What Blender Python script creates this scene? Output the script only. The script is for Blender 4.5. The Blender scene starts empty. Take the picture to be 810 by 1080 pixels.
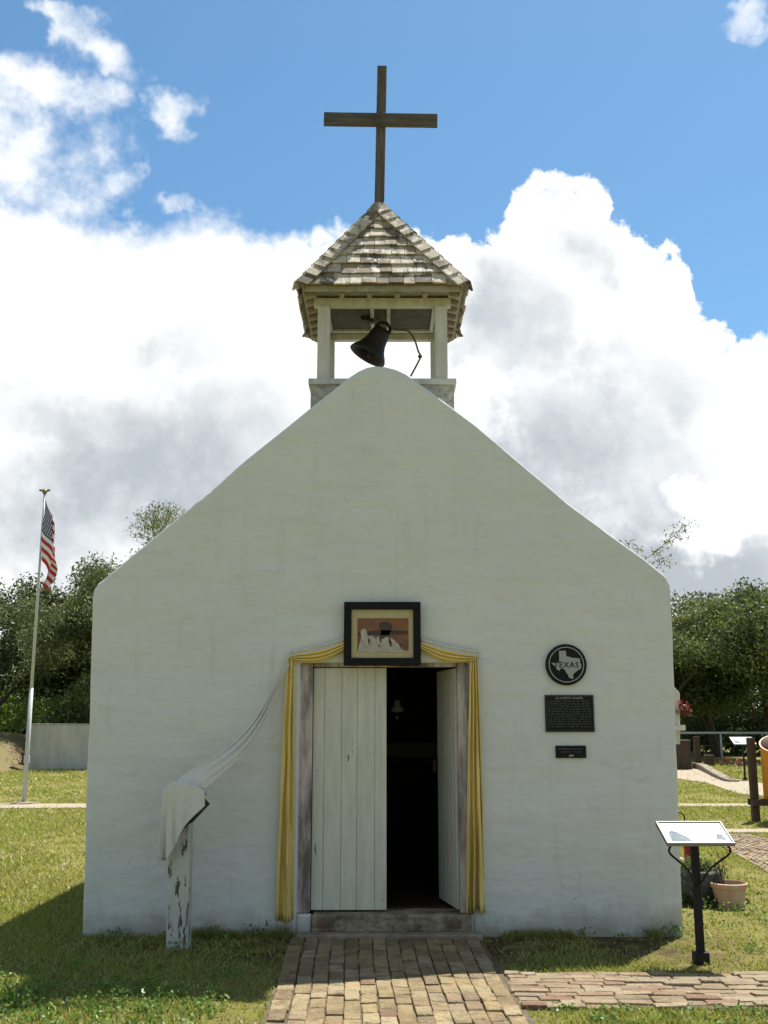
import bpy, bmesh, math, random
import numpy as np
from mathutils import Vector, Matrix, Quaternion, noise as mnoise

random.seed(11)
RNG = np.random.default_rng(7)
SC = bpy.context.scene
COL = SC.collection

# ------------------------------------------------------------------ camera
CAMY, CAMZ, FPX, PITCH = -8.76, 1.65, 1092.0, math.radians(11.64)
CP, SP = math.cos(PITCH), math.sin(PITCH)
cam_d = bpy.data.cameras.new('camera')
cam = bpy.data.objects.new('camera', cam_d)
COL.objects.link(cam)
cam.location = (0, CAMY, CAMZ)
cam.rotation_euler = (math.pi / 2 + PITCH, 0, 0)
cam_d.sensor_fit = 'VERTICAL'
cam_d.sensor_height = 36
cam_d.lens = 36 * FPX / 1080
cam_d.clip_start = 0.1
cam_d.clip_end = 2000
SC.camera = cam


def ray(px, py):
    a, b = (px - 405) / FPX, (540 - py) / FPX
    return a, CP - b * SP, SP + b * CP


def P(px, py, y):
    """survey point: the photo position (px, py) at world depth y"""
    a, dy, dz = ray(px, py)
    t = (y - CAMY) / dy
    return Vector((a * t, y, CAMZ + dz * t))


def G(px, py, z=0.0):
    """survey point on the ground"""
    a, dy, dz = ray(px, py)
    t = (z - CAMZ) / dz
    return Vector((a * t, CAMY + dy * t, z))


# ------------------------------------------------------------------ materials
def mat(name, col, rough=0.8, col2=None, scale=6.0, amount=0.6, bump=0.0, bscale=30.0,
        attr=None, spec=0.3, metal=0.0, stretch=(1, 1, 1), detail=6.0, col3=None, scale3=1.0, lo3=.52, hi3=.72, bdist=0.02,
        lo=.38, hi=.66):
    m = bpy.data.materials.new(name)
    m.use_nodes = True
    nt = m.node_tree
    n, l = nt.nodes, nt.links
    b = n['Principled BSDF']
    b.inputs['Roughness'].default_value = rough
    b.inputs['Metallic'].default_value = metal
    b.inputs['Specular IOR Level'].default_value = spec
    tc = n.new('ShaderNodeTexCoord')
    mp = n.new('ShaderNodeMapping')
    mp.inputs['Scale'].default_value = stretch
    l.new(tc.outputs['Object'], mp.inputs['Vector'])
    out = None
    if attr:
        at = n.new('ShaderNodeAttribute')
        at.attribute_name = attr
        out = at.outputs['Color']
    else:
        rgb = n.new('ShaderNodeRGB')
        rgb.outputs[0].default_value = (*col, 1)
        out = rgb.outputs[0]

    def blend(out, c2, sc, lo, hi, amt, det):
        no = n.new('ShaderNodeTexNoise')
        no.inputs['Scale'].default_value = sc
        no.inputs['Detail'].default_value = det
        no.inputs['Roughness'].default_value = .65
        l.new(mp.outputs[0], no.inputs['Vector'])
        mr = n.new('ShaderNodeMapRange')
        mr.inputs['From Min'].default_value = lo
        mr.inputs['From Max'].default_value = hi
        mr.inputs['To Max'].default_value = amt
        l.new(no.outputs['Fac'], mr.inputs['Value'])
        mx = n.new('ShaderNodeMix')
        mx.data_type = 'RGBA'
        l.new(mr.outputs[0], mx.inputs['Factor'])
        l.new(out, mx.inputs['A'])
        mx.inputs['B'].default_value = (*c2, 1)
        return mx.outputs['Result']
    if col2:
        out = blend(out, col2, scale, lo, hi, amount, detail)
    if col3:
        out = blend(out, col3, scale3, lo3, hi3, 1.0, 8)
    l.new(out, b.inputs['Base Color'])
    if bump:
        no = n.new('ShaderNodeTexNoise')
        no.inputs['Scale'].default_value = bscale
        no.inputs['Detail'].default_value = 6
        l.new(mp.outputs[0], no.inputs['Vector'])
        bp = n.new('ShaderNodeBump')
        bp.inputs['Strength'].default_value = bump
        bp.inputs['Distance'].default_value = bdist
        l.new(no.outputs['Fac'], bp.inputs['Height'])
        l.new(bp.outputs[0], b.inputs['Normal'])
    return m


def leaf_mat(name, trans=0.35):
    m = bpy.data.materials.new(name)
    m.use_nodes = True
    n, l = m.node_tree.nodes, m.node_tree.links
    n.remove(n['Principled BSDF'])
    at = n.new('ShaderNodeAttribute')
    at.attribute_name = 'tint'
    d = n.new('ShaderNodeBsdfDiffuse')
    t = n.new('ShaderNodeBsdfTranslucent')
    g = n.new('ShaderNodeBsdfGlossy')
    g.inputs['Roughness'].default_value = .45
    g.inputs['Color'].default_value = (.5, .5, .5, 1)
    l.new(at.outputs['Color'], d.inputs['Color'])
    hs = n.new('ShaderNodeHueSaturation')
    hs.inputs['Value'].default_value = 1.3
    hs.inputs['Saturation'].default_value = 1.1
    l.new(at.outputs['Color'], hs.inputs['Color'])
    l.new(hs.outputs[0], t.inputs['Color'])
    mx = n.new('ShaderNodeMixShader')
    mx.inputs[0].default_value = trans
    l.new(d.outputs[0], mx.inputs[1])
    l.new(t.outputs[0], mx.inputs[2])
    m2 = n.new('ShaderNodeMixShader')
    m2.inputs[0].default_value = .05
    l.new(mx.outputs[0], m2.inputs[1])
    l.new(g.outputs[0], m2.inputs[2])
    l.new(m2.outputs[0], n['Material Output'].inputs['Surface'])
    return m


def plaster_mat():
    """hand-trowelled limewash: broad trowel waves, fine grain, faint stains, splash dirt near the foot"""
    m = bpy.data.materials.new('limewashed_plaster')
    m.use_nodes = True
    nt = m.node_tree
    n, l = nt.nodes, nt.links
    b = n['Principled BSDF']
    b.inputs['Roughness'].default_value = .92
    b.inputs['Specular IOR Level'].default_value = .15
    tc = n.new('ShaderNodeTexCoord')

    def noise(scale, det, stretch, rough=.6):
        mp = n.new('ShaderNodeMapping')
        mp.inputs['Scale'].default_value = stretch
        l.new(tc.outputs['Object'], mp.inputs['Vector'])
        no = n.new('ShaderNodeTexNoise')
        no.inputs['Scale'].default_value = scale
        no.inputs['Detail'].default_value = det
        no.inputs['Roughness'].default_value = rough
        l.new(mp.outputs[0], no.inputs['Vector'])
        return no.outputs['Fac']

    def rng(x, a, b_, c=0., d=1.):
        r = n.new('ShaderNodeMapRange')
        r.inputs['From Min'].default_value = a
        r.inputs['From Max'].default_value = b_
        r.inputs['To Min'].default_value = c
        r.inputs['To Max'].default_value = d
        l.new(x, r.inputs['Value'])
        return r.outputs[0]

    def mix(f, a, bcol):
        x = n.new('ShaderNodeMix')
        x.data_type = 'RGBA'
        l.new(f, x.inputs['Factor'])
        if isinstance(a, tuple):
            x.inputs['A'].default_value = (*a, 1)
        else:
            l.new(a, x.inputs['A'])
        x.inputs['B'].default_value = (*bcol, 1)
        return x.outputs['Result']

    def math_(op, a, bb):
        x = n.new('ShaderNodeMath')
        x.operation = op
        for i, v in enumerate((a, bb)):
            if isinstance(v, (int, float)):
                x.inputs[i].default_value = v
            else:
                l.new(v, x.inputs[i])
        return x.outputs[0]
    c = mix(rng(noise(1.1, 5, (1, 1, 1.6)), .35, .7, 0, .8), (.64, .645, .62), (.59, .60, .58))
    c = mix(rng(noise(4.5, 8, (.5, 1, 2.2), .7), .5, .75, 0, .5), c, (.515, .53, .505))
    c = mix(rng(noise(16, 6, (1, 1, 1)), .62, .76, 0, .4), c, (.44, .455, .43))
    c = mix(rng(noise(2.3, 9, (2.6, 1, .35), .7), .56, .74, 0, .45), c, (.425, .435, .41))     # old rain runs
    c = mix(rng(noise(5.5, 9, (1, 1, 1), .75), .665, .70, 0, .5), c, (.68, .69, .66))          # fresher touch-ups
    # splashed earth above the ground, with an uneven height of its own
    sx = n.new('ShaderNodeSeparateXYZ')
    l.new(tc.outputs['Object'], sx.inputs[0])
    hgt = math_('ADD', sx.outputs['Z'], math_('MULTIPLY', math_('SUBTRACT', noise(3, 8, (1, 1, .6), .7), .5), .55))
    c = mix(rng(hgt, .22, .0, 0, .8), c, (.30, .275, .21))
    # hairline cracks in a few places
    mpv = n.new('ShaderNodeMapping')
    l.new(tc.outputs['Object'], mpv.inputs['Vector'])
    dn = n.new('ShaderNodeTexNoise')
    dn.inputs['Scale'].default_value = 3.5
    dn.inputs['Detail'].default_value = 6
    l.new(tc.outputs['Object'], dn.inputs['Vector'])
    va = n.new('ShaderNodeVectorMath')
    va.operation = 'MULTIPLY_ADD'
    l.new(dn.outputs['Color'], va.inputs[0])
    va.inputs[1].default_value = (.5, .5, .5)
    l.new(mpv.outputs[0], va.inputs[2])
    vo = n.new('ShaderNodeTexVoronoi')
    vo.feature = 'DISTANCE_TO_EDGE'
    vo.inputs['Scale'].default_value = .9
    l.new(va.outputs[0], vo.inputs['Vector'])
    crack = math_('MULTIPLY', rng(vo.outputs['Distance'], .0045, .0015), rng(noise(1.4, 3, (1, 1, 1)), .53, .63, 0, .32))
    c = mix(crack, c, (.20, .19, .17))
    l.new(c, b.inputs['Base Color'])
    h = math_('ADD', math_('MULTIPLY', noise(1.8, 3, (.8, 1, 1.5)), 1.8),
              math_('MULTIPLY', noise(6, 4, (.6, 1, 1.3)), .15))
    h = math_('ADD', h, math_('MULTIPLY', noise(45, 5, (1, 1, 1)), .035))
    bp = n.new('ShaderNodeBump')
    bp.inputs['Strength'].default_value = .6
    bp.inputs['Distance'].default_value = .04
    l.new(h, bp.inputs['Height'])
    l.new(bp.outputs[0], b.inputs['Normal'])
    return m


M = {}
M['plaster'] = plaster_mat()
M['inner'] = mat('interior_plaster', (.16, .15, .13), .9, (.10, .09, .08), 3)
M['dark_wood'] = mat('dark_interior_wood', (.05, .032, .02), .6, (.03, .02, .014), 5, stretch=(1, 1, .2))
M['white_wood'] = mat('flaking_white_paint', (.62, .60, .51), .6, (.50, .48, .40), 5, .8, .5, 40,
                      stretch=(3, 3, .5), col3=(.15, .12, .09), scale3=5.5, lo3=.665, hi3=.68, bdist=.004)
M['post_wood'] = mat('peeling_white_post', (.52, .52, .46), .7, (.42, .41, .36), 5, .8, .6, 40,
                     stretch=(3, 3, .6), col3=(.10, .08, .06), scale3=7.5, lo3=.575, hi3=.59, bdist=.006)
M['jamb'] = mat('stained_jamb_paint', (.56, .49, .45), .75, (.13, .095, .097), 1.7, .95, .4, 35,
                stretch=(3.5, 3, .7), bdist=.004, lo=.40, hi=.6)
M['belfry_white'] = mat('weathered_belfry_paint', (.56, .55, .50), .7, (.38, .36, .31), 6, .7, .4, 40,
                        stretch=(2, 2, .5), bdist=.004)
M['soffit'] = mat('soffit_boards', (.35, .315, .255), .8, (.22, .19, .145), 7, .8, .3, 30, stretch=(1, 1, 1))
M['ceiling_dark'] = mat('belfry_ceiling_shaded_boards', (.10, .095, .085), .9, (.05, .05, .045), 9, .6)  # dark boards, deepened by the shade under the roof
M['cross'] = mat('grey_weathered_timber', (.125, .108, .09), .85, (.06, .048, .038), 9, .9, .6, 30,
                 stretch=(4, 4, .5), bdist=.006)
M['crossbar'] = mat('grey_weathered_crossbar', (.115, .10, .083), .85, (.055, .044, .035), 9, .9, .6, 30,
                    stretch=(.5, 4, 4), bdist=.006)
M['shingle'] = mat('weathered_shingle', (.4, .36, .3), .85, (.085, .066, .050), 6, .85, .6, 40, attr='tint',
                   stretch=(1, 1, .35), bdist=.006, lo=.48, hi=.62, col3=(.66, .62, .54), scale3=9, lo3=.56, hi3=.63)
M['iron'] = mat('dark_cast_iron', (.022, .02, .02), .55, (.045, .03, .022), 9, .6, .3, 40, spec=.4, metal=.3)
M['block'] = mat('rough_cast_blockwork', (.50, .48, .42), .95, (.20, .18, .15), 16, .8, 1.0, 26, bdist=.03)
M['roof_metal'] = mat('roof_sheathing', (.22, .20, .18), .7, (.15, .13, .11), 3)
M['step'] = mat('worn_step_concrete', (.34, .29, .205), .9, (.085, .066, .045), 6, .95, 1.0, 22, bdist=.035,
                col3=(.15, .095, .065), scale3=5.5, lo3=.58, hi3=.64)
M['slab'] = mat('threshold_slab', (.29, .245, .175), .9, (.14, .105, .075), 8, .8, .7, 30, bdist=.012)
M['brick'] = mat('salvaged_paver', (.3, .25, .2), .9, (.10, .074, .040), 9, .85, 1.0, 38, attr='tint', bdist=.022, col3=(.31, .255, .155), scale3=26, lo3=.58, hi3=.72, lo=.46, hi=.70)
M['brick_red'] = mat('salvaged_red_paver', (.3, .2, .15), .9, (.135, .085, .05), 8, .8, 1.0, 38, attr='tint', bdist=.022, col3=(.31, .26, .18), scale3=24, lo3=.58, hi3=.72, lo=.48, hi=.70)
M['mortar'] = mat('joint_earth', (.13, .105, .066), .95, (.07, .058, .034), 12, .8, .6, 60)
M['yellow'] = mat('yellow_satin', (.76, .595, .215), .7, (.68, .52, .17), 5, .6, .5, 16, spec=.15, bdist=.010)
M['white_cloth'] = mat('sheer_white_cloth', (.62, .60, .54), .9, (.54, .52, .46), 5, .6, .6, 11, bdist=.016)
M['black_frame'] = mat('black_lacquer', (.010, .010, .011), .6, (.016, .015, .014), 8, .5, spec=.12)
M['matboard'] = mat('cream_mat', (.50, .43, .24), .7, (.44, .37, .20), 5)
M['print'] = mat('rust_print', (.25, .105, .05), .6, (.13, .07, .045), 3.5, .9, stretch=(1, 1, 4))
M['print_dark'] = mat('print_dark', (.06, .045, .038), .6)
M['print_pale'] = mat('print_pale', (.48, .45, .38), .6, (.24, .20, .15), 26, .8, stretch=(3, 1, .8))
M['plaque'] = mat('black_plaque', (.012, .012, .013), .6, (.02, .02, .02), 14, spec=.12)
M['plaque_letter'] = mat('cast_lettering', (.085, .085, .083), .6, spec=.2)
M['silver'] = mat('cast_aluminium', (.34, .34, .33), .55, (.28, .28, .27), 20, .5, spec=.4)
M['bright_letter'] = mat('bright_lettering', (.6, .6, .58), .5)
M['metal_dark'] = mat('black_painted_steel', (.014, .012, .012), .55, (.03, .02, .015), 9, .5, spec=.2)
M['panel'] = mat('sign_acrylic', (.80, .81, .82), .5, spec=.3)
M['panel_print'] = mat('sign_print', (.16, .19, .22), .8, (.32, .34, .36), 14, .8, spec=.05)
M['panel_rim'] = mat('sign_rim', (.20, .20, .19), .5, spec=.5, metal=.4)
M['pole'] = mat('galvanised_pole', (.48, .49, .49), .45, (.38, .39, .39), 6, .5, spec=.5)
M['gold'] = mat('tarnished_brass', (.20, .16, .09), .5, metal=.7)
M['flag_red'] = mat('flag_red', (.42, .025, .035), .8)
M['flag_white'] = mat('flag_white', (.70, .68, .66), .8)
M['flag_blue'] = mat('flag_blue', (.045, .055, .17), .8)
M['stucco'] = mat('grey_boundary_stucco', (.50, .49, .44), .95, (.33, .325, .29), 1.3, .9, .4, 12, stretch=(1, 1, .35))
M['terracotta'] = mat('faded_terracotta', (.50, .30, .19), .8, (.56, .42, .31), 8, .8, .3, 30)
M['soil'] = mat('potting_soil', (.06, .042, .03), .95, (.035, .025, .02), 20, .8, .8, 60)
M['stone_pot'] = mat('mossy_stone_pot', (.10, .115, .115), .8, (.035, .04, .036), 11, .9, .9, 18, bdist=.05,
                     col3=(.26, .28, .27), scale3=12, lo3=.6, hi3=.66)
M['red'] = mat('faded_red_enamel', (.30, .022, .02), .45, (.20, .02, .02), 9, .6)
M['timber'] = mat('old_brown_timber', (.085, .058, .04), .85, (.045, .03, .022), 7, .8, .6, 30, stretch=(3, 3, .4), bdist=.008)
M['timber_grey'] = mat('grey_timber', (.14, .12, .10), .85, (.07, .06, .05), 7, .8, .6, 30, stretch=(3, 3, .4), bdist=.008)
M['orange'] = mat('orange_drum_paint', (.62, .26, .022), .4, (.50, .19, .02), 4, .7, spec=.4)
M['rust'] = mat('rusty_drum_inside', (.10, .05, .026), .8, (.05, .03, .02), 8, .8)
M['bark'] = mat('bark', (.075, .058, .044), .95, (.035, .028, .022), 6, .9, .8, 16, stretch=(3, 3, .6), bdist=.04)
M['leaf'] = leaf_mat('leaves', .45)
M['grass_blade'] = leaf_mat('grass_blades', .35)
M['petal'] = mat('petals', (.5, .08, .09), .7, attr='tint')
M['gravel'] = mat('pale_gravel', (.36, .30, .22), .95, (.24, .20, .14), 7, .8, .8, 40, bdist=.02)
M['bank'] = mat('bare_dirt', (.165, .12, .062), .95, (.13, .13, .04), 1.2, .9, .8, 6, bdist=.06)
M['rope'] = mat('old_rope', (.10, .09, .07), .9)


def ground_mat():
    m = bpy.data.materials.new('lawn_soil')
    m.use_nodes = True
    n, l = m.node_tree.nodes, m.node_tree.links
    b = n['Principled BSDF']
    b.inputs['Roughness'].default_value = .97
    b.inputs['Specular IOR Level'].default_value = .1
    tc = n.new('ShaderNodeTexCoord')

    def noise(s, d=8, r=.65):
        no = n.new('ShaderNodeTexNoise')
        no.inputs['Scale'].default_value = s
        no.inputs['Detail'].default_value = d
        no.inputs['Roughness'].default_value = r
        l.new(tc.outputs['Object'], no.inputs['Vector'])
        return no.outputs['Fac']

    def rng(x, a, b_, c=0., d=1.):
        r = n.new('ShaderNodeMapRange')
        for k, v in zip(('From Min', 'From Max', 'To Min', 'To Max'), (a, b_, c, d)):
            r.inputs[k].default_value = v
        l.new(x, r.inputs['Value'])
        return r.outputs[0]

    def mix(f, a, c2):
        x = n.new('ShaderNodeMix')
        x.data_type = 'RGBA'
        l.new(f, x.inputs['Factor'])
        if isinstance(a, tuple):
            x.inputs['A'].default_value = (*a, 1)
        else:
            l.new(a, x.inputs['A'])
        x.inputs['B'].default_value = (*c2, 1)
        return x.outputs['Result']
    c = mix(rng(noise(.55), .35, .62), (.215, .220, .052), (.235, .205, .066))
    c = mix(rng(noise(2.6), .48, .68, 0, .8), c, (.235, .185, .085))
    c = mix(rng(noise(11), .52, .72, 0, .7), c, (.10, .12, .03))
    c = mix(rng(noise(34), .55, .75, 0, .6), c, (.05, .06, .018))
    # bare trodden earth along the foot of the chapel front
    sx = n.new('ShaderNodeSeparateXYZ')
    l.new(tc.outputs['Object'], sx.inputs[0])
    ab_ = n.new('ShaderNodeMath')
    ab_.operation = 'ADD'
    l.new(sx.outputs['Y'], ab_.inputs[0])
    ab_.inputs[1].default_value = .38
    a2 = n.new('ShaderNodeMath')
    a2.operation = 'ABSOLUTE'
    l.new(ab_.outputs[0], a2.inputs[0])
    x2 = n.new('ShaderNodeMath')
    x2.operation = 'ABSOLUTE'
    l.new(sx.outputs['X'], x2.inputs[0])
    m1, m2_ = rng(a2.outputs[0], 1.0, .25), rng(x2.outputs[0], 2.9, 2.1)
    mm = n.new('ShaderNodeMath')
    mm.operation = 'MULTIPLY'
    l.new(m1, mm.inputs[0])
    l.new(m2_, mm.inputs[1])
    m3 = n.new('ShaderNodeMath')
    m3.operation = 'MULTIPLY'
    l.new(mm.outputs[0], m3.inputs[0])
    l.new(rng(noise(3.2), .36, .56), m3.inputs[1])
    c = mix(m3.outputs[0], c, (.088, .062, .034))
    l.new(c, b.inputs['Base Color'])
    bp = n.new('ShaderNodeBump')
    bp.inputs['Strength'].default_value = .9
    bp.inputs['Distance'].default_value = .05
    l.new(noise(22, 8, .75), bp.inputs['Height'])
    l.new(bp.outputs[0], b.inputs['Normal'])
    return m


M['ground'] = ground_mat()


# ------------------------------------------------------------------ builders
def empty(name, loc, label=None, cat=None, group=None):
    o = bpy.data.objects.new(name, None)
    COL.objects.link(o)
    o.location = loc
    o.empty_display_size = .1
    return tag(o, label, cat, group)


def tag(o, label=None, cat=None, group=None, kind=None):
    for k, v in (('label', label), ('category', cat), ('group', group), ('kind', kind)):
        if v:
            o[k] = v
    return o


def root_loc(o):
    v = Vector((0, 0, 0))
    while o is not None:
        v = v + o.location
        o = o.parent
    return v


class MB:
    """collects vertices and faces in world coordinates"""

    def __init__(self):
        self.v, self.f, self.mi, self.tint = [], [], [], []
        self.cur_m, self.cur_t = 0, None

    def add(self, vs, fs):
        o = len(self.v)
        self.v += [Vector(p) for p in vs]
        for f in fs:
            self.f.append([i + o for i in f])
            self.mi.append(self.cur_m)
        if self.cur_t is not None:
            self.tint += [self.cur_t] * len(vs)
        return self

    def box(self, c, s, rot=None, taper=1.0):
        c = Vector(c)
        vs = []
        for z in (-1, 1):
            k = taper if z > 0 else 1
            for x, y in ((-1, -1), (1, -1), (1, 1), (-1, 1)):
                p = Vector((x * s[0] / 2 * k, y * s[1] / 2 * k, z * s[2] / 2))
                if rot is not None:
                    p = rot @ p
                vs.append(c + p)
        return self.add(vs, [(3, 2, 1, 0), (4, 5, 6, 7), (0, 1, 5, 4), (1, 2, 6, 5), (2, 3, 7, 6), (3, 0, 4, 7)])

    def beam(self, a, b, w, h, up=(0, 0, 1)):
        a, b = Vector(a), Vector(b)
        d = (b - a).normalized()
        up = Vector(up)
        s = d.cross(up)
        if s.length < 1e-4:
            s = d.cross(Vector((1, 0, 0)))
        s.normalize()
        u = s.cross(d)
        vs = []
        for p in (a, b):
            for x, y in ((-1, -1), (1, -1), (1, 1), (-1, 1)):
                vs.append(p + s * x * w / 2 + u * y * h / 2)
        return self.add(vs, [(0, 1, 2, 3), (7, 6, 5, 4), (4, 5, 1, 0), (5, 6, 2, 1), (6, 7, 3, 2), (7, 4, 0, 3)])

    def tube(self, pts, rad, n=8, caps=True):
        pts = [Vector(p) for p in pts]
        if not hasattr(rad, '__len__'):
            rad = [rad] * len(pts)
        vs, fs = [], []
        ref = None
        for i, p in enumerate(pts):
            d = (pts[min(i + 1, len(pts) - 1)] - pts[max(i - 1, 0)]).normalized()
            if ref is None:
                ref = d.orthogonal().normalized()
            else:
                ref = (ref - d * ref.dot(d))
                ref = ref.normalized() if ref.length > 1e-5 else d.orthogonal().normalized()
            o = d.cross(ref)
            for k in range(n):
                a = 2 * math.pi * k / n
                vs.append(p + (ref * math.cos(a) + o * math.sin(a)) * rad[i])
        for i in range(len(pts) - 1):
            for k in range(n):
                k2 = (k + 1) % n
                fs.append((i * n + k, i * n + k2, (i + 1) * n + k2, (i + 1) * n + k))
        if caps:
            fs.append(tuple(reversed(range(n))))
            fs.append(tuple(range((len(pts) - 1) * n, len(pts) * n)))
        return self.add(vs, fs)

    def lathe(self, c, prof, n=24, rot=None, jitter=0.):
        """prof: list of (radius, height); axis z through c"""
        c = Vector(c)
        vs, fs = [], []
        for r, z in prof:
            for k in range(n):
                a = 2 * math.pi * k / n
                rr = r * (1 + (random.uniform(-jitter, jitter) if jitter else 0))
                p = Vector((rr * math.cos(a), rr * math.sin(a), z))
                vs.append(c + (rot @ p if rot is not None else p))
        for i in range(len(prof) - 1):
            for k in range(n):
                k2 = (k + 1) % n
                fs.append((i * n + k, i * n + k2, (i + 1) * n + k2, (i + 1) * n + k))
        if prof[0][0] > 1e-4:
            fs.append(tuple(reversed(range(n))))
        if prof[-1][0] > 1e-4:
            fs.append(tuple(range((len(prof) - 1) * n, len(prof) * n)))
        return self.add(vs, fs)

    def prism(self, outline, d):
        """outline: 3D points counter-clockwise seen from outside front; extruded by vector d (backwards)"""
        d = Vector(d)
        o = [Vector(p) for p in outline]
        n = len(o)
        vs = o + [p + d for p in o]
        fs = [tuple(range(n)), tuple(reversed(range(n, 2 * n)))]
        for i in range(n):
            j = (i + 1) % n
            fs.append((i, i + n, j + n, j))
        return self.add(vs, fs)

    def grid(self, rows):
        """rows: list of equal-length lists of points -> open sheet"""
        nr, nc = len(rows), len(rows[0])
        vs = [p for r in rows for p in r]
        fs = [(i * nc + j, i * nc + j + 1, (i + 1) * nc + j + 1, (i + 1) * nc + j)
              for i in range(nr - 1) for j in range(nc - 1)]
        return self.add(vs, fs)

    def build(self, name, m, parent=None, smooth=False, bevel=0., solid=0., loc=None, label=None, fixn=True, segs=2):
        me = bpy.data.meshes.new(name)
        off = root_loc(parent) if parent is not None else Vector(loc or (0, 0, 0))
        me.from_pydata([tuple(p - off) for p in self.v], [], self.f)
        for mm in (m if isinstance(m, (list, tuple)) else [m]):
            me.materials.append(mm)
        if any(self.mi):
            me.polygons.foreach_set('material_index', self.mi)
        if self.tint and len(self.tint) == len(self.v):
            at = me.attributes.new('tint', 'FLOAT_COLOR', 'POINT')
            at.data.foreach_set('color', np.array([(*t, 1) for t in self.tint], np.float32).ravel())
        if fixn:
            bm = bmesh.new()
            bm.from_mesh(me)
            bmesh.ops.recalc_face_normals(bm, faces=bm.faces)
            bm.to_mesh(me)
            bm.free()
        if smooth:
            me.polygons.foreach_set('use_smooth', [True] * len(me.polygons))
        me.update()
        o = bpy.data.objects.new(name, me)
        COL.objects.link(o)
        if parent is not None:
            o.parent = parent
        else:
            o.location = off
        if solid:
            md = o.modifiers.new('thickness', 'SOLIDIFY')
            md.thickness = solid
            md.offset = 0
        if bevel:
            md = o.modifiers.new('edges', 'BEVEL')
            md.width = bevel
            md.segments = segs
            md.limit_method = 'ANGLE'
            md.angle_limit = math.radians(35)
        if label:
            o['label'] = label
        return o


def np_mesh(name, verts, nper, m, tint=None, parent=None, loc=(0, 0, 0), normals=False):
    """N loose polygons of nper corners: verts (N*nper, 3), tint (N, 3)"""
    off = root_loc(parent) if parent is not None else Vector(loc)
    v = np.asarray(verts, np.float32) - np.array(off, np.float32)
    N = len(v) // nper
    me = bpy.data.meshes.new(name)
    me.vertices.add(len(v))
    me.vertices.foreach_set('co', v.ravel())
    me.loops.add(N * nper)
    me.loops.foreach_set('vertex_index', np.arange(N * nper, dtype=np.int32))
    me.polygons.add(N)
    me.polygons.foreach_set('loop_start', np.arange(0, N * nper, nper, dtype=np.int32))
    me.polygons.foreach_set('loop_total', np.full(N, nper, np.int32))
    if tint is not None:
        at = me.attributes.new('tint', 'FLOAT_COLOR', 'POINT')
        t = np.ones((N, 4), np.float32)
        t[:, :3] = tint
        at.data.foreach_set('color', np.repeat(t, nper, 0).ravel())
    me.materials.append(m)
    me.update()
    me.validate()
    o = bpy.data.objects.new(name, me)
    COL.objects.link(o)
    if parent is not None:
        o.parent = parent
    else:
        o.location = off
    return o


def text_mesh(s, size, m, parent, name, x, y, z, depth=.002, align='CENTER', spacing=1.0):
    """raised lettering on a wall that faces -y"""
    cu = bpy.data.curves.new('lettering', 'FONT')
    cu.body = s
    cu.size = size
    cu.align_x = align
    cu.align_y = 'CENTER'
    cu.extrude = depth / 2
    cu.space_character = spacing
    cu.resolution_u = 2
    t = bpy.data.objects.new('lettering_source', cu)
    COL.objects.link(t)
    dg = bpy.context.evaluated_depsgraph_get()
    me = bpy.data.meshes.new_from_object(t.evaluated_get(dg))
    bpy.data.objects.remove(t)
    bpy.data.curves.remove(cu)
    me.transform(Matrix.Translation(Vector((x, y, z)) - root_loc(parent)) @ Matrix.Rotation(math.pi / 2, 4, 'X'))
    me.materials.clear()
    me.materials.append(m)
    o = bpy.data.objects.new(name, me)
    COL.objects.link(o)
    o.parent = parent
    return o


def catmull(pts, n):
    pts = [Vector(p) for p in pts]
    out = []
    ext = [2 * pts[0] - pts[1]] + pts + [2 * pts[-1] - pts[-2]]
    for i in range(len(pts) - 1):
        p0, p1, p2, p3 = ext[i:i + 4]
        for k in range(n):
            t = k / n
            out.append(.5 * ((2 * p1) + (p2 - p0) * t + (2 * p0 - 5 * p1 + 4 * p2 - p3) * t * t + (3 * p1 - p0 - 3 * p2 + p3) * t ** 3))
    out.append(pts[-1])
    return out


# ================================================================== GROUND AND PATHS
gm = MB()
xs = [-600, -120, -60] + [-30 + i for i in range(61)] + [60, 120, 600]
ys = [-300, -60, -20] + [-10 + i for i in range(71)] + [90, 200, 900]
gm.grid([[(x, y, 0) for x in xs] for y in ys])
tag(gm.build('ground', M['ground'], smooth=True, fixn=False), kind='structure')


def flat_poly(name, pts, m, z, kind='structure'):
    b = MB()
    b.add([(p[0], p[1], z) for p in pts], [tuple(range(len(pts)))])
    o = b.build(name, m, fixn=False)
    me = o.data
    if me.polygons[0].normal.z < 0:
        me.flip_normals()
    return tag(o, kind=kind)


BRICK_TINTS = [(0.256, 0.192, 0.1), (0.276, 0.213, 0.116), (0.246, 0.182, 0.093), (0.23, 0.167, 0.086), (0.287, 0.224, 0.13), (0.209, 0.15, 0.079), (0.188, 0.135, 0.075)]
RED_TINTS = [(.25, .19, .115), (.265, .205, .13), (.24, .18, .105), (.19, .115, .072), (.22, .155, .095), (.25, .19, .12), (.26, .21, .14), (.24, .185, .115), (.25, .195, .12), (.215, .165, .10)]


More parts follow.
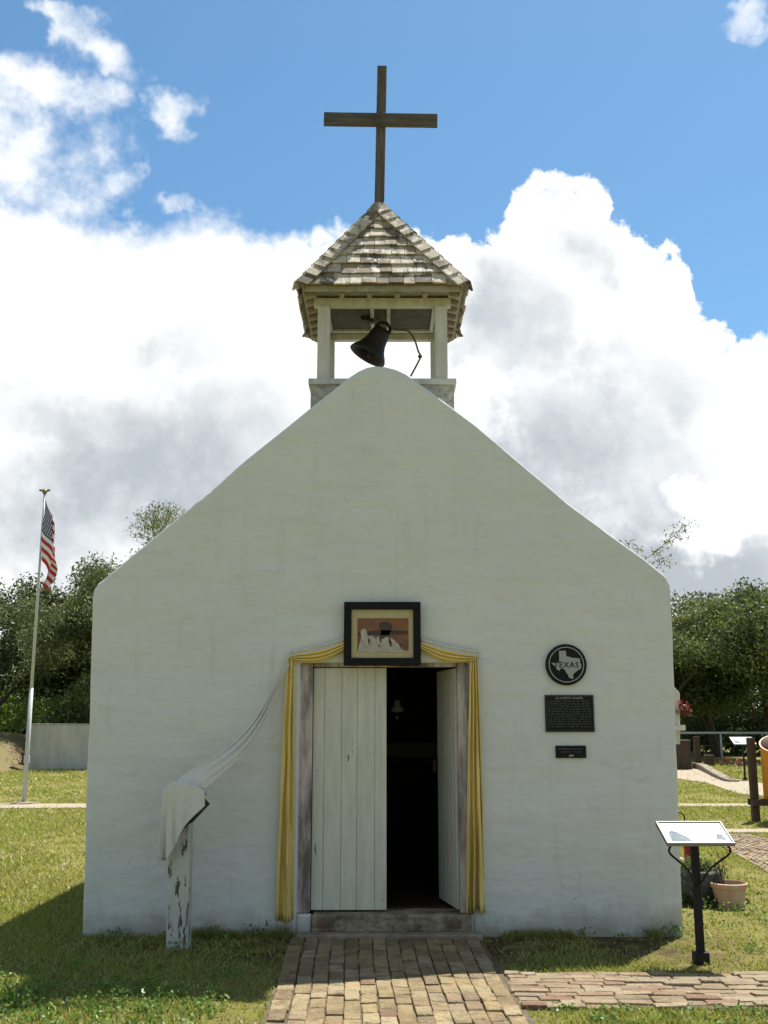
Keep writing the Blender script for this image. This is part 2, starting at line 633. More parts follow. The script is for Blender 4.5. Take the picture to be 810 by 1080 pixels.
def brick_top(b, p0, p1, p2, p3, h, tint):
    """one worn paver: corners on plan (counter-clockwise), slightly domed with a worn arris"""
    b.cur_t = tint
    c = (p0 + p1 + p2 + p3) / 4
    low, mid, top = [], [], []
    for p in (p0, p1, p2, p3):
        q = p + Vector((random.uniform(-.006, .006), random.uniform(-.006, .006), 0))
        low.append(Vector((q.x, q.y, -.02)))
        mid.append(Vector((q.x, q.y, h - .004)))
        r = q + (c - q) * .07
        top.append(Vector((r.x, r.y, h + random.uniform(-.002, .003))))
    vs = low + mid + top
    fs = [(8, 9, 10, 11)]
    for i in range(4):
        j = (i + 1) % 4
        fs += [(i, j, 4 + j, 4 + i), (4 + i, 4 + j, 8 + j, 8 + i)]
    b.add(vs, fs)


# main path: courses run away from the camera, towards the door
pb = MB()
ncol = 13
y0, y1 = -.17, -6.6


def main_edge(y):
    k = (y + .26) / (-2.2)
    return -.605 + .055 * k + .007 * math.sin(y * 2.3), .735 + .075 * k + .007 * math.sin(y * 1.7 + 1)


for c in range(ncol):
    y = y0 - random.uniform(0, .2) if c % 2 else y0 - random.uniform(0, .1)
    first = True
    while y > y1:
        L = random.uniform(.185, .23)
        ya, yb = (y0 if first else y), y - L
        first = False
        ea, eb = main_edge(ya), main_edge(yb)
        u0, u1 = c / ncol, (c + 1) / ncol
        g = .0035
        pts = [Vector((eb[0] + (eb[1] - eb[0]) * u0 + g, yb + .005, 0)), Vector((eb[0] + (eb[1] - eb[0]) * u1 - g, yb + .005, 0)),
               Vector((ea[0] + (ea[1] - ea[0]) * u1 - g, ya - .005, 0)), Vector((ea[0] + (ea[1] - ea[0]) * u0 + g, ya - .005, 0))]
        if pts[3].y - pts[0].y > .03:
            t = random.choice(BRICK_TINTS if random.random() < .9 else RED_TINTS)
            k = random.uniform(.85, 1.1)
            brick_top(pb, *pts, .022 + random.uniform(-.008, .006), tuple(x * k for x in t))
        y = yb
y = y0
while y > y1:
    L = random.uniform(.20, .25)
    e0, e1 = main_edge(y)[0] - .012, main_edge(y - L)[0] - .012
    k = random.uniform(.8, 1.05)
    brick_top(pb, Vector((e1 - .105, y - L + .006, 0)), Vector((e1, y - L + .006, 0)), Vector((e0, y - .006, 0)), Vector((e0 - .105, y - .006, 0)),
              .026 + random.uniform(-.008, .008), tuple(v * k for v in random.choice(BRICK_TINTS)))
    y -= L
tag(pb.build('brick_path', M['brick'], fixn=False), kind='structure')
flat_poly('path_bedding', [(-.73, y0), (-.63, y1), (1.02, y1), (.76, y0)], M['mortar'], .0075)

# side path: long courses across, towards the right
sb = MB()
SIDE_Y = (-1.29, -2.17)
nrow = 10
for r in range(nrow):
    x = main_edge(-1.6)[1] + .03 + random.uniform(-.02, .02)
    while x < 9:
        L = random.uniform(.19, .25) if random.random() < .75 else random.uniform(.10, .15)
        wob = lambda xx: .02 * math.sin(xx * 1.9 + r * .3) + .012 * math.sin(xx * 5.1 + r)
        ya = SIDE_Y[0] + (SIDE_Y[1] - SIDE_Y[0]) * r / nrow - .002
        yb = SIDE_Y[0] + (SIDE_Y[1] - SIDE_Y[0]) * (r + 1) / nrow + .002
        pts = [Vector((x + .003, yb + wob(x), 0)), Vector((x + L - .003, yb + wob(x + L), 0)),
               Vector((x + L - .003, ya + wob(x + L), 0)), Vector((x + .003, ya + wob(x), 0))]
        k = random.uniform(.85, 1.1)
        if not (r == nrow - 1 and random.random() < .25):
            brick_top(sb, *pts, .020 + random.uniform(-.009, .009), tuple(v * k for v in random.choice(RED_TINTS)))
        x += L
tag(sb.build('brick_side_path', M['brick_red'], fixn=False), kind='structure')
flat_poly('side_path_bedding', [(.80, SIDE_Y[0]), (.80, SIDE_Y[1]), (9, SIDE_Y[1]), (9, SIDE_Y[0])], M['mortar'], .0085)

# garden paths behind
W_EDGE = 2.6
gp = [G(-60, 848), G(96, 848), G(96, 852.5), G(-60, 853.5)]
flat_poly('gravel_path', gp, M['gravel'], .012)
flat_poly('gravel_path', [G(700, 848), G(880, 848), G(880, 851), G(700, 851)], M['gravel'], .012)
flat_poly('gravel_path', [G(700, 875), G(900, 875.5), G(900, 879), G(700, 879)], M['gravel'], .016)
flat_poly('sandy_path', [G(690, 812), G(735, 811), G(770, 821), G(840, 832), G(840, 842), G(780, 838), G(745, 826), G(690, 818)], M['gravel'], .012)
# angled brick walk on the right
ab = MB()
A0, A1, B0, B1 = G(738, 880.5), G(790, 880.5), G(905, 975), G(960, 930)
nu, nv = 14, 38
for i in range(nu):
    for j in range(nv):
        s = .5 if i % 2 else 0
        q = lambda u, v: (A0 + (A1 - A0) * u) * (1 - v) + (B0 + (B1 - B0) * u) * v
        u0, u1, v0, v1 = i / nu, (i + 1) / nu, (j + s) / (nv + 1), (j + s + 1) / (nv + 1)
        e = .004
        k = random.uniform(.85, 1.1)
        brick_top(ab, q(u0 + e, v1 - .002), q(u1 - e, v1 - .002), q(u1 - e, v0 + .002), q(u0 + e, v0 + .002), .018 + random.uniform(-.006, .006),
                  tuple(v * k for v in random.choice(RED_TINTS)))
tag(ab.build('brick_walk', M['brick_red'], fixn=True), kind='structure')
# dirt bank on the far left with a pale track on top
bk = MB()
rows = []
for i in range(12):
    yy = 25.5 + i * 1.4
    row = []
    for j in range(20):
        xx = -34 + j * 1.13
        s = min(1, max(0, (yy - 26) / 9.5))
        e = min(1, max(0, (-13.6 - xx) / 1.6))
        hz = 1.35 * (s * s * (3 - 2 * s)) * e + .12 * mnoise.noise(Vector((xx * .6, yy * .6, 0))) * s * e - .02 * (1 - s * e)
        row.append((xx, yy, hz))
    rows.append(row)
bk.grid(rows)
tag(bk.build('dirt_bank', M['bank'], smooth=True, fixn=False), kind='structure')
flat_poly('dirt_track', [(-34, 37.6), (-13.9, 37.6), (-13.9, 40.9), (-34, 40.9)], M['gravel'], 1.50)

# ================================================================== CHAPEL
FX = lambda px, py: P(px, py, 0)
chapel = empty('chapel', (0, 0, 0), 'small whitewashed chapel with a gabled front, open plank door and shingled belfry', 'chapel')

outline_px = [(721.5, 986), (718, 900), (714.5, 800), (711, 700), (708.5, 640), (707, 616), (704, 609), (697, 603), (660, 575), (600, 531), (560, 497),
              (520, 463), (478, 430), (455, 413), (440, 402.5), (428, 394), (417, 389), (406, 386.3), (396, 385.3), (387, 387), (378, 391), (368, 397.5),
              (352, 410), (330, 427.5), (280, 468), (220, 519), (160, 568), (112, 608), (103, 615), (98.5, 622), (97, 632), (95.5, 690), (92, 790), (89, 890), (86, 992)]
DOOR_L, DOOR_R, DOOR_T = FX(313, 960).x, FX(499, 960).x, FX(405, 699).z
front = []
for px, py in outline_px:
    p = FX(px, py)
    front.append(p)
front[0].z = -.1
front[-1].z = -.1
# door notch along the base
front += [Vector((DOOR_L, 0, -.1)), Vector((DOOR_L, 0, DOOR_T)), Vector((DOOR_R, 0, DOOR_T)), Vector((DOOR_R, 0, -.1))]
# resample the long edges with slight waviness of the plaster arris
pts = []
for i, p in enumerate(front):
    q = front[(i + 1) % len(front)]
    pts.append(p)
    if i < 34 and (q - p).length > .3:
        k = int((q - p).length / .18)
        for j in range(1, k):
            r = p.lerp(q, j / k)
            d = (q - p).normalized()
            nn = Vector((d.z, 0, -d.x))
            pts.append(r + nn * (.012 * mnoise.noise(r * 2.0) + .006 * mnoise.noise(r * 6.5)))
WT = .42
wall = MB().prism(pts, (0, WT, 0))
wall.build('front_wall', M['plaster'], chapel, bevel=.028, segs=3)
SXL, SXR, SH, BY = -2.30, 2.28, 2.62, 7.4
MB().box(((SXL + .2), (WT + BY) / 2, SH / 2 - .05), (.4, BY - WT, SH + .1)).build('side_wall', M['plaster'], chapel, bevel=.02)
MB().box(((SXR - .2), (WT + BY) / 2, SH / 2 - .05), (.4, BY - WT, SH + .1)).build('side_wall', M['plaster'], chapel, bevel=.02)
MB().prism([(SXL, BY, -.1), (SXR, BY, -.1), (SXR, BY, SH), (0, BY, 4.25), (SXL, BY, SH)], (0, .4, 0)).build('rear_wall', M['plaster'], chapel, bevel=.02)
for s in (-1, 1):
    ex, ez = s * 2.52, 2.50
    MB().prism([(0, WT + .005, 4.36), (ex, WT + .005, ez), (ex, WT + .005, ez + .07), (0, WT + .005, 4.43)], (0, BY - WT + .5, 0)).build('roof', M['roof_metal'], chapel)
# dark ceiling and floor inside
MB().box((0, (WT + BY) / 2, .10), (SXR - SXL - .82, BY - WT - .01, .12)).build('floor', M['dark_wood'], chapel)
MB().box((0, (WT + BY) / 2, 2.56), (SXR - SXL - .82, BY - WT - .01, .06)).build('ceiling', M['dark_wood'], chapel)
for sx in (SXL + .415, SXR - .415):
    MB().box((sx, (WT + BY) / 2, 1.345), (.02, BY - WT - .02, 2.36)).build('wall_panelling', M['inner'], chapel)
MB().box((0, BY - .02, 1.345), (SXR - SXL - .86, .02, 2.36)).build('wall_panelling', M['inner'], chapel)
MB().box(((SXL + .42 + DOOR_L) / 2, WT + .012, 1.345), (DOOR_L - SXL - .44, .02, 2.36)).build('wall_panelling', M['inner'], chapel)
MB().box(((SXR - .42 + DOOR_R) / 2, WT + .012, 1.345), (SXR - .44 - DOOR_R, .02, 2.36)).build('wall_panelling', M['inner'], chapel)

# door frame, doors, step
JW = .105
JL, JR = DOOR_L - .004, DOOR_R + .004
zs = .175
for x, s in ((JL, 1), (JR, -1)):
    MB().box((x + s * (JW - .05) / 2, .085, (zs + DOOR_T + .03) / 2), (JW + .05, .13, DOOR_T - zs + .03)).build('door_jamb', M['jamb'], chapel, bevel=.006)
MB().box(((JL + JR) / 2, .10, DOOR_T - .002), (JR - JL - 2 * JW - .004, .12, .06)).build('door_head', M['jamb'], chapel, bevel=.006)


def door_leaf(hx, hy, width, ang, name, label):
    """planked leaf; hinge at (hx, hy); ang is the direction from hinge to free edge"""
    z0, z1 = zs + .012, DOOR_T - .038
    d = Vector((math.cos(ang), math.sin(ang), 0))
    nrm = Vector((-d.y, d.x, 0))
    b = MB()
    npl = 5
    pos = [0, .155, .39, .60, .84, 1.0]
    for i in range(npl):
        u0, u1 = width * pos[i] + .001, width * pos[i + 1] - .001
        c = Vector((hx, hy, 0)) + d * (u0 + u1) / 2 + nrm * random.uniform(-.0015, .0015)
        rot = Matrix.Rotation(ang, 3, 'Z')
        b.box((c.x, c.y, (z0 + z1) / 2), (u1 - u0, .026, z1 - z0 - random.uniform(0, .008)), rot)
    leaf = b.build(name, M['white_wood'], chapel, bevel=.003, label=label)
    # ledges on the inside
    for zz in (.45, 1.1, 1.85):
        r = MB()
        c = Vector((hx, hy, 0)) + d * width / 2 + nrm * .030 * (1 if abs(ang) < .5 else -1)
        r.box((c.x, c.y, zz), (width - .06, .022, .11), Matrix.Rotation(ang, 3, 'Z'))
        r.build('ledge', M['white_wood'], leaf, bevel=.003)
    return leaf, d, nrm


LW = P(408, 840, .09).x - (JL + JW)
leaf1, d1, n1 = door_leaf(JL + JW + .004, .095, LW - .006, 0.0, 'door', 'closed white plank door leaf with flaking paint')
hg = Vector((JR - JW - .006, .10, 0))
fe = P(463, 840, .10 + .60)
ang = math.atan2(fe.y - hg.y, fe.x - hg.x)
leaf2, d2, n2 = door_leaf(hg.x, hg.y, .60, ang, 'door', 'white plank door leaf swung open into the dark room')
hp = hg + d2 * .57 + n2 * .03
hb = MB()
cz = 1.30
hb.tube([(hp.x + n2.x * .02 + d2.x * .04 * math.cos(a), hp.y + n2.y * .02 + d2.y * .04 * math.cos(a), cz + .055 * math.sin(a)) for a in np.linspace(0, 2 * math.pi, 17)], .006, 6, False)
hb.build('handle', M['rust'], leaf2, smooth=True)

b = MB()
x0, x1 = FX(329, 970).x, FX(497, 970).x
b.box(((x0 + x1) / 2, .115, .105), (x1 - x0, .30, .135))
b.build('door_step', M['step'], chapel, bevel=.012)
b = MB()
b.box((FX(411, 985).x, -.105, .018), (FX(508, 988).x - FX(314, 988).x, .128, .056))
b.build('lower_step', M['slab'], chapel, bevel=.012)
# plaster plinth blocks at the foot of the jambs
for x, s in ((DOOR_L, -1), (DOOR_R, 1)):
    MB().box((x - s * .058, .03, .07), (.125, .06, .20)).build('jamb_foot', M['plaster'], chapel, bevel=.02)

# projecting window surround on the right-hand side wall
wx0, wx1 = SXR, 2.68
yA, yB = .75, 1.65
zt, zb = P(718, 731, yA).z, P(718, 785, yA).z
win = MB().prism([(wx0, yA, zb), (P(717.2, 780, yA).x, yA, zb), (P(717.2, 730, yA).x, yA, zt), (wx0 + .1, yA, zt + .35), (wx0, yA, zt + .35)], (0, .10, 0)).build('window_surround', M['white_wood'], chapel, bevel=.008)
MB().prism([(wx0, yB, zb), (P(717.2, 780, yA).x, yB, zb), (P(717.2, 730, yA).x, yB, zt), (wx0 + .1, yB, zt + .35), (wx0, yB, zt + .35)], (0, .10, 0)).build('window_surround', M['white_wood'], chapel, bevel=.008)
sx = P(720, 767, yA).x
MB().box(((wx0 + sx) / 2, 1.25, P(720, 767.5, yA).z), (sx - wx0, 1.2, .05)).build('sill', M['white_wood'], win, bevel=.008)
MB().box((wx0 + .02, 1.25, (zt + zb) / 2 + .15), (.03, .78, .85)).build('pane', M['black_frame'], win)

# ------------------------------------------------------------------ belfry
TX = -.015          # centre line
EY0, EY1 = .20, 1.54
EZ = 5.65
EHW = .77
AP = Vector((P(400, 222, (EY0 + EY1) / 2).x, (EY0 + EY1) / 2, 6.80))
PF, PR_ = .40, 1.42    # front / rear post faces
PW = .115
PHW = .61
zb0 = 4.0
zcap = 4.80
# base
b = MB()
b.box((TX, .43 + .54, 4.36), (1.335, 1.06, .80))
belf_base = b.build('belfry_base', M['block'], chapel, bevel=.01)
for y in (.455, 1.49):
    MB().box((TX, y, zcap - .02), (1.375, .09, .055)).build('cap_board', M['belfry_white'], belf_base, bevel=.004)
for s in (-1, 1):
    MB().box((TX + s * .642, .9725, zcap - .02), (.091, .94, .055)).build('cap_board', M['belfry_white'], belf_base, bevel=.004)
for x in (TX - PHW + PW / 2, TX + PHW - PW / 2):
    for y in (PF + PW / 2 + .03, PR_ - PW / 2):
        MB().box((x, y, (zcap + .008 + EZ - .115) / 2), (PW, PW, EZ - .115 - zcap - .008)).build('belfry_post', M['belfry_white'], chapel, bevel=.006)
for y in (PF + .09, PR_ - .058):
    MB().box((TX, y, EZ - .068), (1.30, .07, .085)).build('top_plate', M['belfry_white'], chapel, bevel=.004)
for s in (-1, 1):
    MB().box((TX + s * .585, .926, EZ - .068), (.07, .80, .084)).build('top_plate', M['belfry_white'], chapel, bevel=.004)
# ceiling: dark boards, underside shade put into their colour, between pale battens
cb = MB()
cb.box((TX, .936, EZ - .02), (1.18, .86, .012))
ceil = cb.build('belfry_ceiling', M['ceiling_dark'], chapel)
for c_, s_ in [((TX + xx, .936, EZ - .040), (.035, .80, .026)) for xx in (-.10, .06)] + [((TX, yy, EZ - .0385), (1.08, .04, .023)) for yy in (.56, 1.27)] + [((TX + xx, .936, EZ - .039), (.035, .70, .024)) for xx in (-.53, .50)]:
    MB().box(c_, s_).build('batten', M['belfry_white'], ceil)
# pyramid roof: sheathing core, shingles on every face, hip caps
corners = [Vector((AP.x * 0 + TX - EHW, EY0, EZ)), Vector((TX + EHW, EY0, EZ)), Vector((TX + EHW, EY1, EZ)), Vector((TX - EHW, EY1, EZ))]
core = MB()
inner = [c + (Vector((TX, AP.y, EZ)) - c) * .02 for c in corners]
core.add(inner + [AP - Vector((0, 0, .02))], [(3, 2, 1, 0), (0, 1, 4), (1, 2, 4), (2, 3, 4), (3, 0, 4)])
roof = core.build('belfry_roof', M['soffit'], chapel)
sh = MB()
PAL = [(0.5, 0.432, 0.327), (0.46, 0.389, 0.288), (0.58, 0.508, 0.391), (0.36, 0.294, 0.211), (0.24, 0.19, 0.133), (0.16, 0.122, 0.086), (0.42, 0.351, 0.258), (0.52, 0.442, 0.331)]
NROW = 9
for fi in range(4):
    A, B = corners[fi], corners[(fi + 1) % 4]
    mid = (A + B) / 2
    sdir = (B - A).normalized()
    up = (AP - mid)
    H = up.length
    up.normalize()
    nrm = sdir.cross(up).normalized()
    if nrm.z < 0:
        nrm = -nrm
    half = (B - A).length / 2
    off = (AP - mid).dot(sdir)
    for r in range(NROW):
        t0, t1 = r / NROW, min(1.0, (r + 1.25) / NROW)
        lo0, hi0 = -half + (off + half) * t0, half + (off - half) * t0
        lo1, hi1 = -half + (off + half) * t1, half + (off - half) * t1
        s = lo0 - .02
        while s < hi0:
            w = random.uniform(.085, .165)
            a, e = max(s, lo0), min(s + w - .004, hi0)
            s += w
            if e - a < .015:
                continue
            a1, e1 = max(a, lo1), min(e, hi1)
            if e1 < a1:
                a1 = e1 = max(min((a + e) / 2, hi1), lo1)
            drop = random.uniform(-.012, .012) - (.02 if r == 0 else 0)
            lift0, lift1 = .028 + random.uniform(0, .006), .006
            q = lambda ss, tt, k: mid + sdir * ss + up * (tt * H) + nrm * k
            tt0 = t0 + drop / H
            kk = random.uniform(.8, 1.08)
            sh.cur_t = tuple(v * kk for v in random.choice(PAL))
            th = .016
            vs = [q(a, tt0, lift0), q(e, tt0, lift0), q(e1, t1, lift1), q(a1, t1, lift1),
                  q(a, tt0, lift0 - th), q(e, tt0, lift0 - th), q(e1, t1, lift1 - th), q(a1, t1, lift1 - th)]
            sh.add(vs, [(0, 1, 2, 3), (7, 6, 5, 4), (0, 4, 5, 1), (1, 5, 6, 2), (2, 6, 7, 3), (3, 7, 4, 0)])
sh.build('shingles', M['shingle'], roof)
hc = MB()
for ci, C in enumerate(corners):
    d = (AP - C)
    L = d.length
    d.normalize()
    for fi in (ci, (ci - 1) % 4):
        A, B = corners[fi], corners[(fi + 1) % 4]
        mid = (A + B) / 2
        sdir = (B - A).normalized()
        up = (AP - mid).normalized()
        nrm = sdir.cross(up).normalized()
        if nrm.z < 0:
            nrm = -nrm
        side = nrm.cross(d).normalized()
        if side.dot(mid - C) < 0:
            side = -side
        nh = 10
        for k in range(nh):
            t0, t1 = (k - .12) / nh, min(1.0, (k + 1.15) / nh)
            w = .105 + random.uniform(-.008, .008)
            l0, l1 = .050, .032
            th = .016
            p = lambda t, ww, k2: C + d * (t * L) + side * ww + nrm * k2
            sh_t = random.choice(PAL)
            kk = random.uniform(.75, 1.0)
            hc.cur_t = tuple(v * kk for v in sh_t)
            w1 = w * (1 if k < nh - 1 else .4)
            vs = [p(t0, -.012, l0), p(t0, w, l0), p(t1, w1, l1), p(t1, -.012, l1), p(t0, -.012, l0 - th), p(t0, w, l0 - th), p(t1, w1, l1 - th), p(t1, -.012, l1 - th)]
            hc.add(vs, [(0, 1, 2, 3), (7, 6, 5, 4), (0, 4, 5, 1), (1, 5, 6, 2), (2, 6, 7, 3), (3, 7, 4, 0)])
hc.build('hip_cap', M['shingle'], roof)
b = MB()
b.cur_t = (.30, .26, .21)
b.lathe(AP + Vector((0, 0, -.11)), [(.17, -.03), (.165, 0), (.06, .13)], 4, Matrix.Rotation(math.pi / 4, 3, 'Z'))
b.build('apex_cap', M['shingle'], roof)
# fascia boards and rafter tails under the eaves
b = MB()
for (a, c) in ((0, 1), (1, 2), (2, 3), (3, 0)):
    p, q = corners[a], corners[c]
    ctr = Vector((TX, AP.y, EZ))
    p2, q2 = p + (ctr - p) * .05, q + (ctr - q) * .05
    dd = (q2 - p2).normalized() * .012
    b.beam(p2 + dd + Vector((0, 0, -.032)), q2 - dd + Vector((0, 0, -.032)), .02, .055)
b.build('fascia', M['soffit'], roof, bevel=.003)
for k in range(7):
    y = .34 + k * .175
    for s in (-1, 1):
        MB().box((TX + s * .675, y, EZ - .042), (.105, .05, .075), Matrix.Rotation(s * .25, 3, 'Y')).build('rafter_tail', M['soffit'], roof, bevel=.006)
for k in range(4):
    MB().box((TX - .38 + k * .26, .33, EZ - .040), (.045, .10, .055)).build('rafter_tail', M['soffit'], roof, bevel=.006)
    MB().box((TX - .38 + k * .26, 1.44, EZ - .040), (.045, .06, .055)).build('rafter_tail', M['soffit'], roof, bevel=.006)

# cross on top
cz0, cz1 = 6.74, P(403, 72, AP.y).z
lean = (P(403, 72, AP.y).x - AP.x - .0) / (cz1 - cz0)
b = MB()
b.beam((AP.x, AP.y, cz0), (AP.x + lean * (cz1 - cz0), AP.y, cz1), .098, .098, (0, 1, 0))
crs = b.build('cross', M['cross'], chapel, bevel=.006, label='weathered dark grey timber cross on the belfry peak')
zc = P(402, 130, AP.y).z
xl, xr = P(342, 129, AP.y).x, P(461, 131, AP.y).x
b = MB()
b.beam((xl, AP.y - .06, zc + .008), (xr, AP.y - .06, zc - .012), .14, .045, (0, 1, 0))
b.build('crossbar', M['crossbar'], crs, bevel=.006)

# ------------------------------------------------------------------ bell (hangs: its own thing)
BY_ = .93
hang = P(399, 336, BY_)
bell = empty('bell', hang, 'tilted black iron bell hanging in the open belfry', 'bell')
b = MB()
b.box((hang.x, BY_, (hang.z + EZ - .02) / 2 - .02), (.04, .04, EZ - .03 - hang.z))
b.beam((TX - .535, BY_, hang.z + .05), (hang.x + .01, BY_, hang.z + .05), .028, .035)
b.build('hanger', M['iron'], bell, bevel=.004)
rot = Quaternion((0, 1, 0), math.radians(29)).to_matrix()
top = P(404, 347, BY_)
b = MB()
prof = [(.02, 0), (.085, -.012), (.105, -.05), (.112, -.11), (.125, -.18), (.152, -.245), (.192, -.30), (.212, -.335), (.214, -.352), (.200, -.356), (.17, -.32), (.12, -.22), (.09, -.08), (.0, -.05)]
prof = [(r * .90, z * .92) for r, z in prof]
b.lathe(top, prof, 32, rot)
b.build('bell_body', M['iron'], bell, smooth=True)
b = MB()
b.tube([top + rot @ Vector(v) for v in ((-.075, 0, -.02), (-.06, 0, .045), (0, 0, .07), (.06, 0, .045), (.075, 0, -.02))], .02, 8)
b.box(P(388, 336, BY_), (.13, .07, .07), Matrix.Rotation(.2, 3, 'Y'))
b.build('yoke', M['iron'], bell, smooth=False, bevel=.006)
b = MB()
b.tube([top + rot @ Vector((0, 0, -.06)), top + rot @ Vector((.02, 0, -.33))], [.012, .016], 8)
b.build('clapper', M['iron'], bell, smooth=True)
rp = empty('bell_rope', P(412, 345, BY_ - .05), 'thin looped bell rope with a knot beside the hanging bell', 'rope')
pts_ = catmull([P(408, 341, BY_), P(416, 347, BY_ - .03), P(430, 349, BY_ - .05), P(437, 358, BY_ - .05), P(441, 370, BY_ - .05), P(443.5, 376, BY_ - .05), P(440, 384, BY_ - .03), P(433, 397, BY_)], 6)
MB().tube(pts_, .009, 6).build('cord', M['rope'], rp, smooth=True)
k = P(443, 376, BY_ - .05)
MB().lathe(k, [(.0, -.02), (.018, -.012), (.022, 0), (.018, .012), (0, .02)], 10).build('knot', M['rope'], rp, smooth=True)

# ================================================================== ON THE FACADE
# framed print over the door
fy = -.045
pic = empty('framed_picture', P(404, 702, fy), 'black framed rust toned picture with cream mat hung above the door', 'picture')
def rect_frame(b, x0, x1, z0, z1, w, y0, y1):
    b.box(((x0 + x1) / 2, (y0 + y1) / 2, z1 - w / 2), (x1 - x0, y1 - y0, w))
    b.box(((x0 + x1) / 2, (y0 + y1) / 2, z0 + w / 2), (x1 - x0, y1 - y0, w))
    for s in (x0 + w / 2, x1 - w / 2):
        b.box((s, (y0 + y1) / 2, (z0 + z1) / 2), (w, y1 - y0, z1 - z0 - 2 * w))
fa, fb = P(363, 635, -.06), P(444, 702, -.06)
b = MB()
rect_frame(b, fa.x, fb.x, fb.z, fa.z, .063, -.085, -.03)
b.build('frame', M['black_frame'], pic, bevel=.006)
b = MB()
ma, mb_ = P(370, 642, -.06), P(437, 695, -.06)
b.box(((ma.x + mb_.x) / 2, -.045, (ma.z + mb_.z) / 2), (mb_.x - ma.x, .012, ma.z - mb_.z))
b.build('mat_board', M['matboard'], pic)
ia, ib = P(377, 652, -.06), P(431, 686, -.06)
b = MB()
b.box(((ia.x + ib.x) / 2, -.053, (ia.z + ib.z) / 2), (ib.x - ia.x, .004, ia.z - ib.z))
pr = b.build('print', M['print'], pic)
yy = -.0555
b = MB()
b.prism([P(x, y, yy) for x, y in ((400, 676), (402, 666), (399, 660), (402, 656), (408, 655.5), (413, 658), (414, 663), (411, 668), (412, 676))][::-1], (0, .0015, 0))
b.prism([P(x, y, yy) for x, y in ((378, 667), (398, 664.5), (430, 665), (430, 669), (398, 670), (378, 671))][::-1], (0, .0012, 0))
b.build('print_shape', M['print_dark'], pr)
b = MB()
b.prism([P(x, y, yy - .002) for x, y in ((377.5, 686), (381, 672), (380, 666), (383, 663), (386, 664), (388, 671), (393, 670), (396, 674), (399, 671), (402, 676), (407, 671.5), (413, 673), (419, 678), (424, 685), (430.5, 686.5), (430.5, 688), (377.5, 688))][::-1], (0, .0015, 0))
b.build('print_shape', M['print_pale'], pr)
rp_ = random.Random(5)
for k in range(16):
    x_ = 378 + 52 * rp_.random()
    y_ = 670 + 10 * rp_.random() + (5 if x_ > 415 else 0)
    hh_ = rp_.uniform(2, 7)
    b = MB()
    b.prism([P(x_ + dx_, min(y_ + dy_ * hh_, 686.5), yy - .0026) for dx_, dy_ in ((0, 0), (.9, .2), (1.3, .6), (.6, 1), (-.6, .9), (-.9, .4))][::-1], (0, .001, 0))
    b.build('print_shape', M[rp_.choice(('print_dark', 'print', 'matboard'))], pr)

# medallion and plaques
md = empty('medallion', P(597, 722, 0), 'round black medallion with a silver map of Texas on it', 'medallion')
c = P(597, 701, -.02)
R = P(618.5, 701, -.02).x - c.x
rotx = Matrix.Rotation(math.pi / 2, 3, 'X')
MB().lathe(c, [(R, -.02), (R, .010), (R - .006, .015), (0.0, .015)], 48, rotx).build('disc', M['plaque'], md)
b = MB()
b.lathe(c, [(R * .865, .014), (R * .865, .019), (R * .825, .019), (R * .825, .014)], 48, rotx)
b.build('ring', M['silver'], md)
TXM = [(-103.05, 36.5), (-100, 36.5), (-100, 34.56), (-99.2, 34.3), (-98.1, 34.1), (-97.2, 33.8), (-96.0, 33.8), (-94.5, 33.6), (-94.04, 33.5), (-94.04, 32), (-93.55, 31.2), (-93.7, 30.2), (-93.85, 29.7), (-94.7, 29.4), (-95.9, 28.6), (-97.0, 27.9), (-97.4, 27.0), (-97.15, 25.95), (-98.2, 26.05), (-99.1, 26.4), (-99.5, 27.5), (-100.3, 28.3), (-100.8, 29.3), (-101.4, 29.77), (-102.3, 29.88), (-102.7, 29.7), (-103.15, 28.98), (-104.0, 29.3), (-104.6, 29.9), (-104.9, 30.6), (-106.0, 31.4), (-106.6, 31.9), (-103.06, 32.0)]
sc_ = R * .128
b = MB()
b.prism([(c.x + (lo + 100.0) * .88 * sc_, c.y - .021, c.z + (la - 31.3) * sc_) for lo, la in TXM][::-1], (0, .005, 0))
b.build('map', M['silver'], md)
text_mesh('TEXAS', .066, M['plaque'], md, 'lettering', c.x - .002, c.y - .0235, c.z - .005, .003, spacing=1.12)

pa, pb_ = P(574.5, 733, -.02), P(627.5, 772, -.02)
pl = empty('plaque', P(601, 772, 0), 'large rectangular black plaque of raised text under the round medallion', 'plaque', 'text plaques beside the door')
b = MB()
b.box(((pa.x + pb_.x) / 2, -.011, (pa.z + pb_.z) / 2), (pb_.x - pa.x, .018, pa.z - pb_.z))
b.build('plate', M['plaque'], pl, bevel=.003)
b = MB()
rect_frame(b, pa.x + .006, pb_.x - .006, pb_.z + .006, pa.z - .006, .004, -.0225, -.0198)
b.build('rim', M['plaque_letter'], pl)
cx = (pa.x + pb_.x) / 2
text_mesh('LA LOMITA CHAPEL', .026, M['silver'], pl, 'lettering', cx, -.0215, pa.z - .026, .002)
b = MB()
for r in range(11):
    z = pa.z - .052 - r * .0205
    x = pa.x + .022
    while x < pb_.x - .03:
        w = random.uniform(.012, .045)
        w = min(w, pb_.x - .022 - x)
        k = 0
        while k < w - .004:       # worn letters, too small to read
            lw = random.uniform(.003, .006)
            b.box((x + k + lw / 2, -.0212, z + random.uniform(-.001, .001)), (lw, .002, random.choice((.008, .011))))
            k += lw + .0025
        x += w + .008
b.build('lettering', M['plaque_letter'], pl)
qa, qb = P(586, 786.5, -.02), P(618.5, 799.5, -.02)
p2 = empty('plaque', P(602, 800, 0), 'small black plaque below the large rectangular text plaque', 'plaque', 'text plaques beside the door')
b = MB()
